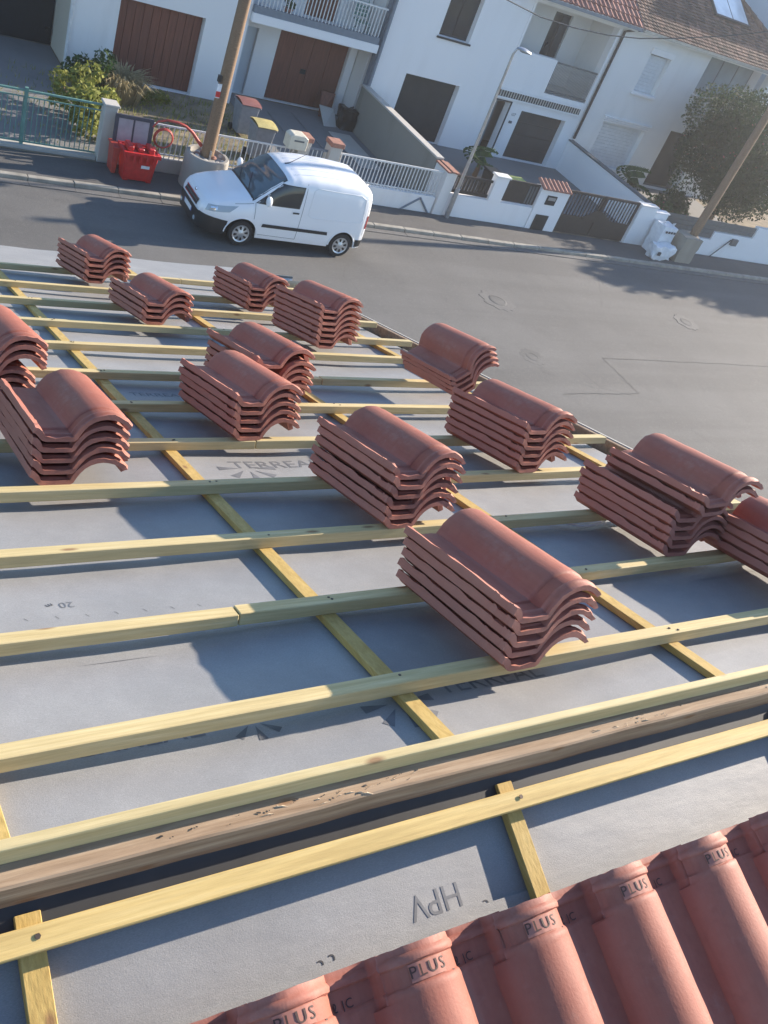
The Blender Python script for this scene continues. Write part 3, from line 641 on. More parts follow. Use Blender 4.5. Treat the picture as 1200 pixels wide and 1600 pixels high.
MB().box(17.3, 17.6, 21.54, 21.66, 4.955, 4.972).build('lens', M['paleglass'], lp)
MB().box(17.09, 17.11, 21.62, 21.68, .5, .8).build('service_door', M['greymetal'], lp)

def round_planter(x, y, label):
    t = thing('concrete_base', label, 'concrete base', (x, y, .1)); n = 28
    prof = [(.56, 0), (.55, .2), (.545, .22), (.545, .45), (.535, .80), (.51, .84), (.44, .84), (.42, .74), (0, .74)]
    MB().lathe((x, y, .1), prof, n).build('drum', mk_render_wall('grey_drum_concrete', (.30, .285, .255), (.12, .11, .09), .8), t, smooth=35)
    for k in range(11):
        a = k * 2.4; rr = .16 + .28 * ((k * .37) % 1)
        MB().lathe((x + rr * math.cos(a), y + rr * math.sin(a), .83), [(0, -.02), (.07, .0), (.085, .03), (.05, .075), (0, .085)], 7).build('rubble_lump', M['concrete_l'] if k % 3 else M['brick'], t)
round_planter(9.27, 21.28, 'round concrete drum full of rubble round the left wooden pole')
pl = thing('utility_pole', 'brown wooden pole standing in a round concrete drum beside the van', 'utility pole', (9.3, 21.35, .84))
MB().tube([(9.30, 21.38, .84), (9.33, 21.40, 4.5), (9.36, 21.42, 8.8)], [.155, .135, .11], 14).build('shaft', M['pole'], pl, smooth=50)
MB().box(9.10, 9.18, 21.28, 21.36, 2.65, 2.80).build('bracket', M['black'], pl); MB().box(9.10, 9.21, 21.255, 21.27, 2.30, 2.62).build('notice_plate', M['plastic_white'], pl); MB().box(9.10, 9.21, 21.245, 21.253, 2.32, 2.45).build('notice_band', M['redplastic'], pl)
MB().cyl((9.3, 21.2, .84), (9.3, 21.2, 1.05), .03, n=8).build('earth_sleeve', M['zinc'], pl)
cb = thing('concrete_base', 'rough square concrete base round the leaning right pole', 'concrete base', (26.95, 21.15, .1))
def rough_block(x0, x1, y0, y1, z0, z1, amp, n=7, top=.0):
    bm = bmesh.new(); bmesh.ops.create_cube(bm, size=1); bmesh.ops.subdivide_edges(bm, edges=bm.edges[:], cuts=n, use_grid_fill=True); mb = MB(); cx, cy = (x0 + x1) / 2, (y0 + y1) / 2
    bm.verts.index_update()
    for v in bm.verts:
        p = Vector((cx + v.co.x * (x1 - x0) * (1 + top * (.5 - v.co.z)), cy + v.co.y * (y1 - y0) * (1 + top * (.5 - v.co.z)), z0 + (v.co.z + .5) * (z1 - z0)))
        p += noise.noise_vector(p * 4.0) * amp + noise.noise_vector(p * 11.0) * amp * .4
        mb.v.append(tuple(p))
    mb.f = [tuple(v.index for v in f.verts) for f in bm.faces]; bm.free(); return mb
rough_block(26.5, 27.35, 20.78, 21.5, .08, 1.0, .045, top=-.1).build('block', mk_render_wall('weathered_concrete', (.30, .27, .22), (.14, .12, .1), .8), cb, smooth=60)
pr = thing('utility_pole', 'leaning wooden pole in a square concrete base at the right', 'utility pole', (27.2, 21.2, 1.0))
MB().tube([(27.2, 21.2, .9), (27.36, 21.22, 4.6), (27.52, 21.25, 8.6)], [.15, .13, .105], 14).build('shaft', M['pole'], pr, smooth=50)
cw = thing('overhead_cable', 'black overhead cable sagging in front of the houses', 'cable', (18, 22, 5.9))
pts = [(9.36, 21.42, 8.5), (11.5, 21.6, 7.35), (14, 21.8, 6.5), (16.5, 21.95, 5.97), (17.8, 22, 5.82), (19.1, 22, 5.82), (20.3, 22, 5.9), (21.48, 22, 6.07), (22.89, 22, 6.38), (24.5, 21.8, 6.88), (26.15, 21.6, 7.47), (27.5, 21.25, 8.1)]
MB().tube(pts, .016, 6).build('wire', M['black'], cw, smooth=60)

def wheelie(x, y, h, lidmat, label, rz=0):
    t = thing('wheelie_bin', label, 'wheelie bin', (x, y, .06), 'wheelie bins in the front yard'); z = .06
    b = MB(); w0, w1 = .21, .28
    b.hexa([(x - w0, y - w0, z + .08), (x + w0, y - w0, z + .08), (x + w0, y + w0, z + .08), (x - w0, y + w0, z + .08), (x - w1, y - w1 - .03, z + h), (x + w1, y - w1 - .03, z + h), (x + w1, y + w1 + .03, z + h), (x - w1, y + w1 + .03, z + h)])
    b.build('body', M['greybin'], t, bevel=.02); MB().box(x - w1 - .025, x + w1 + .025, y - w1 - .05, y + w1 + .05, z + h - .06, z + h - .005).build('rim', M['greybin'], t, bevel=.012)
    ld = MB().grid(lambda a, c: (x - .30 + .60 * a, y - .36 + .68 * c, z + h + .015 + .07 * math.sin(math.pi * c) ** .7 * (1 - .25 * (2 * a - 1) ** 2)), 6, 10)
    ld.add([(x - .30, y - .36, z + h), (x + .30, y - .36, z + h), (x + .30, y + .32, z + h), (x - .30, y + .32, z + h)], [(3, 2, 1, 0)]); ld.build('lid', lidmat, t, smooth=50)
    MB().cyl((x - .26, y + .36, z + h - .02), (x + .26, y + .36, z + h - .02), .018, n=8).build('handle', M['greybin'], t)
    for s in (-1, 1): MB().cyl((x + s * .22, y + .24, z + .1), (x + s * .28, y + .24, z + .1), .1, n=16).build('wheel', M['rubber'], t)
wheelie(11.85, 25.35, .94, M['redlid'], 'grey wheelie bin with dull red lid in the yard behind the pole')
wheelie(11.68, 23.7, 1.0, M['yellowlid'], 'grey wheelie bin with yellow lid behind the white bars')

rb = thing('rubble_tub', 'bright red plastic builders tub on the pavement beside the concrete drum', 'tub', (7.55, 21.15, .1))
x0, x1, y0, y1 = 7.18, 7.98, 20.95, 21.45
def taper(mb, a, b, c, d, z0, z1, f): return mb.hexa([(a + f, c + f, z0), (b - f, c + f, z0), (b - f, d - f, z0), (a + f, d - f, z0), (a, c, z1), (b, c, z1), (b, d, z1), (a, d, z1)])
taper(MB(), x0, x1, y0, y1, .12, .80, .06).build('body', M['redplastic'], rb, bevel=.02)
rim = MB(); rim.box(x0 - .04, x1 + .04, y0 - .04, y0 + .02, .74, .82); rim.box(x0 - .04, x1 + .04, y1 - .02, y1 + .04, .74, .82); rim.box(x0 - .04, x0 + .02, y0 + .022, y1 - .022, .74, .82); rim.box(x1 - .02, x1 + .04, y0 + .022, y1 - .022, .74, .82)
rim.build('rim', M['redplastic'], rb)
for k in range(5): MB().box(x0 + .03 + k * .155, x0 + .09 + k * .155, y0 - .055, y0 - .041, .60 + .0 * k, .82).build('rib', M['redplastic'], rb)
for k in range(3): MB().box(x0 + .06 + k * .25, x0 + .2 + k * .25, y0 + .05, y1 - .1, .803, .93 - .03 * (k % 2)).build('carry_grip', M['redplastic'], rb, bevel=.02)
MB().box(7.60, 7.80, y0 + .0, y0 + .012, .46, .53).build('label_plate', M['plastic_white'], rb)
for sx in (x0 + .12, x1 - .12): MB().box(sx - .06, sx + .06, y0 + .07, y1 - .07, .1, .123).build('foot', M['redplastic'], rb)
rb2 = thing('rubble_tub', 'narrow dark red tub between the fence post and the bright red one', 'tub', (7.08, 21.45, .1)); taper(MB(), 7.0, 7.16, 21.25, 21.7, .10, .72, .03).build('body', M['redtube'], rb2, bevel=.02); MB().box(6.98, 7.165, 21.23, 21.72, .70, .75).build('rim', M['redtube'], rb2, bevel=.01)
wf = thing('window_frame', 'dark old window frame with two dusty panes leaning behind the red tub', 'window frame', (7.5, 21.62, .1))
def lean(z): return 21.56 + (z - .1) * .10
def lbox(a, b, z0, z1, d0=0, d1=.05): return MB().hexa([(a, lean(z0) + d0, z0), (b, lean(z0) + d0, z0), (b, lean(z0) + d1, z0), (a, lean(z0) + d1, z0), (a, lean(z1) + d0, z1), (b, lean(z1) + d0, z1), (b, lean(z1) + d1, z1), (a, lean(z1) + d1, z1)])
for (a, b, c, d) in ((7.06, 7.14, .1, 1.36), (7.88, 7.97, .1, 1.36), (7.142, 7.878, 1.28, 1.36), (7.142, 7.878, .1, .2)): lbox(a, b, c, d).build('frame', M['bluegrey'] if False else simple('dark_violet_paint', (.05, .048, .065), .5), wf)
lbox(7.49, 7.525, .203, 1.278, .005, .045).build('mullion', MATS['dark_violet_paint'], wf)
lbox(7.145, 7.487, .205, 1.275, .018, .03).build('pane', M['pinkpane'], wf); lbox(7.528, 7.875, .205, 1.275, .018, .03).build('pane', M['pinkpane'], wf)
hs = thing('rubble_chute_hose', 'thick red hose arching from the window frame to the pole', 'hose', (8.5, 21.6, 1.3))
MB().tube([(7.95, 21.68, 1.20), (8.05, 21.66, 1.36), (8.25, 21.62, 1.44), (8.5, 21.6, 1.44), (8.72, 21.6, 1.38), (8.9, 21.58, 1.27), (9.05, 21.55, 1.12), (9.16, 21.5, 1.02)], [.02, .022, .026, .03, .033, .037, .042, .045], 12).build('hose', M['redtube'], hs, smooth=50)
hp_ = thing('hose_coil', 'thin coiled red hose hanging on the pale fence', 'hose', (8.27, 21.7, .95))
mb = MB()
for q in range(2): mb.tube([(8.27 + (.235 - .02 * q) * math.cos(a), 21.72 - .03 * q, .96 + (.235 - .02 * q) * math.sin(a)) for a in np.linspace(0, 2 * math.pi, 30)], .018, 7, False)
mb.build('coil', M['redtube'], hp_, smooth=60)

bk = thing('black_sack', 'bulging black rubbish sack beside the recessed garage', 'sack', (16.35, 27.5, .06)); rough_block(16.08, 16.62, 27.25, 27.75, .06, .72, .09, top=-.25).build('sack', M['black'], bk, smooth=70)
for i, (a, b, c, d, z, m_, l) in enumerate(((15.55, 16.05, 27.35, 28.1, .45, 'concrete_l', 'pale cardboard sheet leaning on rubbish by the garage'), (15.7, 16.15, 28.15, 28.5, .8, 'browndoor', 'brown box stacked against the garage corner'))):
    t = thing('rubbish_panel', l, 'rubbish', ((a + b) / 2, (c + d) / 2, .07)); MB().hexa([(a, c, .07), (b, c + .1, .07), (b, c + .16, .07), (a, c + .06, .07), (a + .05, d, z), (b + .05, d - .1, z), (b + .05, d - .04, z), (a + .05, d + .06, z)]).build('sheet', M[m_], t)
tb = thing('garden_table', 'black trolley table under a lime green cover in the yard', 'table', (20.6, 23.6, .08))
ct = MB().grid(lambda a, b: (20.15 + .95 * a, 23.1 + .75 * b - .55 * a * .0, .92 + .03 * math.sin(9 * a) * math.sin(7 * b) - .25 * max(0, abs(2 * b - 1) - .8)), 12, 10).build('cover', M['lime'], tb, smooth=60)
for sx in (20.2, 21.02):
    for sy in (23.18, 23.78): MB().box(sx - .025, sx + .025, sy - .025, sy + .025, .08, .88).build('leg', M['black'], tb)
MB().box(20.18, 21.05, 23.15, 23.82, .35, .40).build('shelf', M['black'], tb)
wb = thing('wheelie_bin', 'black wheelie bin with white sticker beside lime covered table', 'wheelie bin', (19.75, 23.5, .08))
taper(MB(), 19.5, 20.0, 23.25, 23.8, .14, .98, .05).build('body', M['black'], wb, bevel=.02); MB().box(19.48, 20.02, 23.2, 23.84, .985, 1.05).build('lid', M['black'], wb, bevel=.02); MB().box(19.62, 19.86, 23.22, 23.235, .55, .85).build('sticker', M['plastic_white'], wb)
for s in (19.55, 19.95): MB().cyl((s - .03, 23.72, .18), (s + .03, 23.72, .18), .1, n=14).build('wheel', M['rubber'], wb)
bb = thing('bulk_bag', 'white woven builders bag with dark print standing by the gate pillar', 'bag', (25.95, 21.45, .1))
rough_block(25.62, 26.28, 21.15, 21.7, .1, 1.12, .03, top=-.05).build('sack', M['plastic_white'], bb, smooth=55)
for k in range(4): MB().box(25.72 + k * .13, 25.80 + k * .13, 21.095, 21.115, .93, 1.0).build('printed_mark', M['print'], bb)
for s in (25.7, 26.2): MB().tube([(s, 21.4, 1.08), (s - .03, 21.36, 1.2), (s + .05, 21.36, 1.22), (s + .06, 21.4, 1.08)], .018, 6).build('lifting_loop', M['plastic_white'], bb, smooth=60)
b2 = thing('plastic_sack', 'slumped white plastic sack in front of the bulk bag', 'sack', (25.7, 20.95, .1))
rough_block(25.2, 26.25, 20.72, 21.12, .1, .60, .08, top=-.15).build('sack', M['plastic_white'], b2, smooth=60)
MB().box(25.40, 25.52, 20.66, 20.70, .3, .42).build('printed_mark', M['print'], b2)

# ------------------------------------------------------------------ plants
def shrub(name, label, cat, base, clumps, n, size, mat, stems=5, group=None, extra=None):
    t = thing(name, label, cat, base, group); mb = MB(); bx = Vector(base)
    for k in range(stems):
        c = Vector(clumps[k % len(clumps)][0]); mid = bx.lerp(c, .5) + Vector((random.uniform(-.1, .1), random.uniform(-.1, .1), 0))
        mb.tube([bx + Vector((random.uniform(-.06, .06), random.uniform(-.06, .06), 0)), mid, c], [.03, .022, .008], 6)
    mb.build('stems', M['pole'], t, smooth=60)
    leaves(clump_fn(clumps), n, size).build('foliage', mat, t, fixn=False)
    if extra: leaves(clump_fn(clumps), extra[0], extra[1]).build('blossom', extra[2], t, fixn=False)
    return t
def clumps(cx, cy, cz, rx, ry, rz, k, r):
    out = []
    for _ in range(k):
        d = Vector(RNG.normal(size=3)).normalized() * random.uniform(.35, 1)
        out.append(((cx + d.x * rx, cy + d.y * ry, max(r * .6, cz + d.z * rz)), (r * random.uniform(.7, 1.25),) * 3))
    return out
shrub('bush', 'loose yellow green bush behind the green fence', 'bush', (7.2, 24.4, .06), clumps(7.0, 23.9, .7, .75, 1.6, .6, 26, .3), 3200, .075, M['leafy'])
shrub('bush', 'tall leafy plant against the corner of the left house', 'bush', (7.6, 26.4, .06), clumps(7.7, 26.2, .6, .8, .6, .5, 14, .26), 1400, .07, M['leafg'])
shrub('bush', 'low green plants at the foot of the brown garage door', 'bush', (9.7, 26.8, .06), clumps(9.4, 26.6, .12, 1.2, .45, .1, 16, .16), 800, .05, M['leafy'])
pg = thing('pampas_grass', 'clump of straw coloured dry grass before the white wall', 'grass clump', (8.55, 26.3, .06)); mb = MB()
for k in range(1000):
    a = random.uniform(0, 6.283); r0 = random.uniform(0, .55); l = random.uniform(.5, 1.0); s = random.uniform(.25, .75); p0 = Vector((8.55 + r0 * math.cos(a), 26.3 + r0 * math.sin(a), .06)); d = Vector((math.cos(a) * s, math.sin(a) * s, 0)); sd = Vector((-math.sin(a), math.cos(a), 0)) * .012
    p1 = p0 + d * l * .45 + Vector((0, 0, l * .75)); p2 = p0 + d * l + Vector((0, 0, l * random.uniform(.6, .9)))
    mb.add([p0 - sd, p0 + sd, p1 + sd * 1.4, p1 - sd * 1.4, p2], [(0, 1, 2, 3), (3, 2, 4)])
mb.build('blades', M['straw'], pg, fixn=False)
def palm(x, y, z, h, label, n=26, fr=.75):
    t = thing('palm_plant', label, 'palm', (x, y, z)); MB().tube([(x, y, z), (x + .02, y, z + h * .3), (x, y, z + h * .45)], [.09, .08, .06], 8).build('trunk', M['pole'], t, smooth=60); mb = MB()
    for k in range(n):
        a = k * 2.399; up = .15 + .8 * ((k * .618) % 1); c0 = Vector((x, y, z + h * .45)); d = Vector((math.cos(a), math.sin(a), 0)); sd = Vector((-math.sin(a), math.cos(a), 0)); prev = None
        for q in range(6):
            f = q / 5; p = c0 + d * fr * f * (1 - .2 * up) + Vector((0, 0, fr * up * math.sin(f * 2.0) - .25 * f * f))
            if prev is not None:
                for sgn in (-1, 1):
                    tip = (prev + p) / 2 + sd * sgn * .22 * math.sin(math.pi * (f * .85 + .1)) + d * .1
                    mb.add([prev, p, tip], [(0, 1, 2)])
            prev = p
    mb.build('fronds', M['leafg'], t, fixn=False)
palm(20.55, 25.4, .08, .95, 'small spiky palm in front of the porch door')
palm(28.0, 25.6, .07, 1.5, 'fan palm behind the white sloping wall', 34, .9)
# grass tufts of the left yards: uncountable
mb = MB()
for k in range(2600):
    x = random.uniform(7.3, 12.2); y = random.uniform(22.2, 27.5)
    if random.random() < .15: x = random.uniform(4.4, 7.3)
    h = random.uniform(.05, .2); a = random.uniform(0, 6.28); dx, dy = .012 * math.cos(a), .012 * math.sin(a)
    mb.add([(x - dx, y - dy, .055), (x + dx, y + dy, .055), (x + random.uniform(-.06, .06), y + random.uniform(-.06, .06), .055 + h)], [(0, 1, 2)])
mb.build('yard_grass', M['leafy'], kind='stuff', fixn=False)
# big bush at right, small trees
def tree(label, x, y, h, r, n, size, k=26, mat='leaf', extra=None, low=.35, name='tree'):
    t = thing(name, label, 'tree', (x, y, .06)); cl = clumps(x, y, h * .6, r, r * .9, h * .36, k, r * .36); mb = MB()
    mb.tube([(x, y, .05), (x + .05, y + .03, h * .2), (x, y, h * .5)], [.14, .11, .06], 9)
    for c, _ in cl[:12]:
        c = Vector(c); s = Vector((x, y, h * random.uniform(.15, .4))); mb.tube([s, s.lerp(c, .5) + Vector((0, 0, .12)), c], [.05, .03, .01], 6)
    mb.build('trunk', M['pole'], t, smooth=60); leaves(clump_fn(cl), n, size).build('crown', M[mat], t, fixn=False)
    if extra: leaves(clump_fn([c for c in cl if c[0][2] > h * .3][:9]), extra, size * .8).build('blossom', M['pink'], t, fixn=False)
    return t
tree('large dark flowering bush filling the yard behind the right pole', 31.8, 24.5, 5.0, 2.6, 42000, .065, 60, extra=200)
shrub('bush', 'mid green hedge plant below the dark garage opening', 'bush', (28.9, 24.2, .06), clumps(28.9, 24.2, .8, .9, .8, .6, 16, .38), 2200, .07, M['leaf'])
shrub('bush', 'low bush with pink flowers behind the dark panels', 'bush', (27.6, 23.2, .06), clumps(27.7, 23.1, .8, 1.0, .5, .5, 14, .32), 1500, .065, M['leafg'], extra=(160, .06, M['pink']))
tree('street tree on the pavement beyond the right edge shading the road', 42.0, 21.75, 7.4, 2.6, 10000, .17, 40)
tree('street tree further along the pavement past the first shading tree', 48.5, 21.9, 9.0, 3.0, 10000, .19, 40)

# ------------------------------------------------------------------ the roof we stand on
SL = 0.32668   # 18.7 degrees
CS, SN = math.cos(SL), math.sin(SL)
CAMP = Vector((0, 0, EYE))
NF, VF = Vector((0, SN, CS)), Vector((0, CS, -SN))      # street slope: normal, direction down the slope
NN, VN = Vector((0, -SN, CS)), Vector((0, -CS, -SN))    # slope towards us
DF, DN = 1.048, 1.54
def FAR(u, v, n): return CAMP + NF * (n - DF) + Vector((u, 0, 0)) + VF * v
def NEAR(u, v, n): return CAMP + NN * (n - DN) + Vector((u, 0, 0)) + VN * v
hs_ = thing('house', 'house being re-roofed, bare yellow battens over grey underlay', 'house', (0, 2.5, 0))
# walls below
MB().box(-6, 2.95, -4.2, 4.9, -.05, 6.35).build('wall', M['cream'], hs_)
# underlay sheets, overlapped up the slope, sagging a little between the rafters
rafts = [-3.15, -2.3, -1.45, -.6, .245, 1.06, 1.88, 2.765]
def sag(u):
    for a, b in zip(rafts[:-1], rafts[1:]):
        if a <= u <= b: return math.sin(math.pi * (u - a) / (b - a))
    return 0.
bands = [(1.10, 1.62), (1.56, 2.9), (2.84, 4.18), (4.12, 5.36), (5.30, 6.27)]
sheets = []
def sheet_n(i, u, v):
    q = (v - bands[i][0]) / (bands[i][1] - bands[i][0])
    w = noise.noise(Vector((u * 2.1, v * 3.5, i * 7.))) * .0035 + noise.noise(Vector((u * 6, v * 4, i * 3.))) * .0015
    return -.002 - .007 * sag(u) + w * sag(u) + (.0035 if (q > .93 and i < 4) else 0)
def near_n(u, v): return -.005 + noise.noise(Vector((u * 2.0, v * 3.1, 31.))) * .0026
for i, (a, b) in enumerate(bands):
    def fn(p, q, a=a, b=b, i=i):
        u = -3.2 + 6.14 * p; v = a + (b - a) * q
        return tuple(FAR(u, v, sheet_n(i, u, v)))
    o = MB().grid(fn, 150, 26).build('underlay', M['underlay'], hs_, smooth=80, fixn=False); sheets.append(o)
def fnn(p, q):
    u = -2.2 + 6.2 * p; v = -.146 + 1.66 * q
    return tuple(NEAR(u, v, near_n(u, v)))
near_sheet = MB().grid(fnn, 110, 30).build('underlay', M['underlay'], hs_, smooth=80, fixn=False)
lap = MB().grid(lambda p, q: tuple(NEAR(-.4 + 3.6 * p, .055 + .004 * math.sin(p * 30) - .02 * p + .35 * q, .0015 - .0005 * q)), 60, 6).build('underlay_overlap', M['underlay'], hs_, smooth=80, fixn=False)
# boarding below, so nothing shows through
MB().rbox(FAR, -3.2, 2.9, 1.13, 6.2, -.06, -.03).build('boarding', M['darkbrown'], hs_); MB().rbox(NEAR, -2.2, 4.0, -.08, 4.5, -.06, -.03).build('boarding', M['darkbrown'], hs_)
# counter battens down the slope
for u in rafts:
    k = random.uniform(-.004, .004)
    MB().rbox(FAR, u - .019 + k, u + .019 + k, 1.098, 3.35, .0, .018).build('counter_batten', M['counter'], hs_, bevel=.0012)
    MB().rbox(FAR, u - .019 - k, u + .019 - k, 3.354, 5.75, .0, .018).build('counter_batten', M['counter'], hs_, bevel=.0012)
for u in (-.55, .274, 1.172, 2.06, 2.95):
    MB().rbox(NEAR, u - .018, u + .019, -.150, 1.4, .0, .020).build('counter_batten', M['counter'], hs_, bevel=.0012)
# battens across, in lengths
rows = [1.295, 1.631, 1.981, 2.337, 2.687, 3.062, 3.43, 3.83, 4.20, 4.60, 4.97, 5.42]
joints = {0: [], 1: [.83], 2: [], 3: [2.6], 4: [1.35], 5: [], 6: [2.0], 7: [.9], 8: [], 9: [1.75], 10: [], 11: [2.1]}
ends = {0: 3.3, 1: 3.2, 2: 3.02, 3: 2.98, 4: 3.0, 5: 2.96, 6: 3.05, 7: 3.03, 8: 2.98, 9: 3.0, 10: 2.98, 11: 2.95}
def batten(F, u0, u1, vb, w, n0, n1, name='batten', bow=.004, mat='batten'):
    """a slightly bowed square-sawn length"""
    ns = max(2, int((u1 - u0) / .25)); mb = MB(); ph = random.uniform(0, 6); vs = []
    for k in range(ns + 1):
        u = u0 + (u1 - u0) * k / ns; d = bow * math.sin(ph + u * 1.3); z = .0012 * math.sin(ph * 2 + u * 2.2)
        vs += [F(u, vb - w + d, n0), F(u, vb + d, n0), F(u, vb + d, n1 + z), F(u, vb - w + d, n1 + z)]
    fs = []
    for k in range(ns):
        for j in range(4): a = 4 * k + j; b = 4 * k + (j + 1) % 4; fs.append((a, b, b + 4, a + 4))
    fs += [(0, 1, 2, 3), (4 * ns + 3, 4 * ns + 2, 4 * ns + 1, 4 * ns)]
    mb.add(vs, fs); o = mb.build(name, M[mat], hs_)
    m = o.modifiers.new('edge', 'BEVEL'); m.width = .0018; m.segments = 1; m.limit_method = 'ANGLE'; m.angle_limit = R(40)
    return o
for i, v in enumerate(rows):
    cut = [-3.2] + joints[i] + [ends[i]]
    for a, b in zip(cut[:-1], cut[1:]):
        dv = random.uniform(-.003, .003); batten(FAR, a + .0015, b - .0015, v + dv, .039, .0182, .048)
M['batten_y'] = mk_wood('honey_batten_wood', [(.44, .30, .10), (.60, .43, .16), (.68, .52, .23)])
batten(NEAR, -2.1, 3.6, -.091, .0365, .0202, .050, bow=.002, mat='batten_y')
batten(NEAR, -2.1, 3.6, .118, .0285, .0202, .046, bow=.002); batten(NEAR, -2.1, 3.6, .475, .0285, .0202, .046, bow=.002)
# nails on the crossings
mb = MB()
for i, v in enumerate(rows):
    for u in rafts:
        for q in range(random.choice((1, 1, 2))):
            uu = u + random.uniform(-.012, .014); vv = v - random.uniform(.010, .028)
            mb.add([FAR(uu + .0035 * math.cos(t), vv + .0035 * math.sin(t), .0485 + h) for h in (0, .0016) for t in np.linspace(0, 2 * math.pi, 7)[:-1]], [(6, 7, 8, 9, 10, 11)] + [(k, (k + 1) % 6, 6 + (k + 1) % 6, 6 + k) for k in range(6)])
for u in (.274, 1.172, 2.06): 
    uu = u + .004; vv = -.113; mb.add([NEAR(uu + .0045 * math.cos(t), vv + .0045 * math.sin(t), .0507 + h) for h in (0, .0016) for t in np.linspace(0, 2 * math.pi, 7)[:-1]], [(6, 7, 8, 9, 10, 11)] + [(k, (k + 1) % 6, 6 + (k + 1) % 6, 6 + k) for k in range(6)])
mb.build('nail', M['nail'], hs_, kind='stuff')
# ridge: old beam, ridge batten on edge, black membrane
ZR = lambda z: EYE + z
ns = 90; rg = []
for k in range(ns + 1):
    u = -2.6 + 7.2 * k / ns
    n1 = noise.noise(Vector((u * 5, 1, 3))) * .003 + noise.noise(Vector((u * 17, 4, 3))) * .0016; n2 = noise.noise(Vector((u * 6, 9, 5))) * .004 + noise.noise(Vector((u * 23, 9, 5))) * .002
    rg.append([(u, .648 + n1, ZR(-1.50)), (u, .6465 + n1, ZR(-1.385) + n2), (u, .6475 + n1 * .9, ZR(-1.3405 + n2)), (u, .651 + n1, ZR(-1.3375) + n2 * .6), (u, .670, ZR(-1.337) + n1 * .3), (u, .7015, ZR(-1.337)), (u, .7015, ZR(-1.50))])
mb = MB(); vs = [p for s in rg for p in s]; fs = [(7 * k + j, 7 * k + j + 1, 7 * k + j + 8, 7 * k + j + 7) for k in range(ns) for j in range(6)]
mb.add(vs, fs); beam = mb.build('ridge_beam', M['beam'], hs_, smooth=28)
# splinters, holes and old fixing scars in the beam top
mb = MB()
for k in range(46):
    u = random.choice((.55, .66, .70, .82, .9, 1.45, 1.5, 1.66, 1.95, 2.1)) + random.gauss(0, .05); y = .657 + random.uniform(-.002, .016); r = random.choice((.0007, .001, .0012, .0018)); e = random.uniform(1, 3.2); ph = random.uniform(-.4, .4)
    mb.add([(u + r * e * math.cos(t) * (1 + .25 * math.sin(3 * t + k)), y + r * math.sin(t) + r * e * math.cos(t) * ph, ZR(-1.3355)) for t in np.linspace(0, 2 * math.pi, 9)[:-1]], [tuple(range(8))])
mb.build('nail_hole', M['dark'], beam, kind='stuff')
mb = MB()
for k in range(26):
    u = random.choice((.66, .8, .88, 1.45, 1.55)) + random.gauss(0, .06); y = .652 + random.uniform(0, .018); a = random.uniform(-.5, .5); l = random.uniform(.006, .02)
    dx, dy = l * math.cos(a), l * math.sin(a) * .5; mb.add([(u - dx, y - dy, ZR(-1.3385)), (u + dx, y + dy, ZR(-1.3385)), (u + dx * .3, y + .003, ZR(-1.338)), (u, y, ZR(-1.3385) + random.uniform(.003, .006))], [(0, 1, 3), (1, 2, 3), (2, 0, 3)])
mb.build('splinter', simple('fresh_split_wood', (.55, .44, .32), .8), beam, kind='stuff')
# ridge batten standing on edge
ns = 40; vs = []
for k in range(ns + 1):
    u = -2.6 + 7.0 * k / ns; q = .002 * math.sin(u * 2.1)
    vs += [(u, .6825 + q, ZR(-1.3365)), (u, .6830 + q, ZR(-1.2960)), (u, .7000 + q, ZR(-1.2930)), (u, .7000 + q, ZR(-1.3365))]
mb = MB(); mb.add(vs, [(4 * k + j, 4 * k + (j + 1) % 4, 4 * k + 4 + (j + 1) % 4, 4 * k + 4 + j) for k in range(ns) for j in range(4)])
rb_ = mb.build('ridge_batten', M['batten'], hs_); m = rb_.modifiers.new('edge', 'BEVEL'); m.width = .003; m.segments = 2; m.limit_method = 'ANGLE'
MB().grid(lambda p, q: (-2.4 + 6.8 * p, 0.6475 - .049 * q, ZR(-1.392 - .024 * q + .003 * math.sin(p * 37) * q)), 80, 4).build('ridge_membrane', M['black_flap'], hs_, smooth=70, fixn=False)
# verge: masonry upstand, crumbled mortar, rake board
MB().rbox(FAR, 2.945, 3.05, 1.12, 5.75, -.22, -.045).build('verge_masonry', M['mortar'], hs_)
mb = MB()
for k in range(420):
    u = 2.955 + random.uniform(0, .085); v = random.uniform(1.1, 5.6); s = random.uniform(.006, .02); c = FAR(u, v, -.043 + s * .4)
    o4 = [c + Vector(RNG.normal(size=3)).normalized() * s for _ in range(4)]; mb.add(o4, [(0, 1, 2), (0, 2, 3), (0, 3, 1), (1, 3, 2)])
mb.build('mortar_rubble', M['mortar'], hs_, kind='stuff')
o = MB().rbox(FAR, 3.062, 3.088, 1.12, 5.72, -.20, .016).build('rake_board', M['beam'], hs_, bevel=.003)
MB().rbox(FAR, 3.0885, 3.098, 1.12, 5.72, -.12, .020).build('rake_strip', M['concrete_l'], hs_)
MB().rbox(FAR, 3.1, 3.3, .9, 1.3, -.3, -.12).build('verge_masonry', M['mortar'], hs_) if False else None
# eave: fascia and gutter
MB().rbox(FAR, -3.2, 3.06, 6.20, 6.23, -.25, -.012).build('fascia', M['beam'], hs_)
gut = MB().grid(lambda p, q: tuple(FAR(-3.2 + 6.55 * p, 6.30 + .062 * math.cos(math.pi * q + math.pi), -.05 - .062 * math.sin(math.pi * q))), 20, 10).build('gutter', M['zinc'], hs_, smooth=60)
MB().rbox(FAR, -3.2, 3.35, 6.358, 6.376, -.056, -.040).build('gutter_bead', M['greymetal'], hs_)

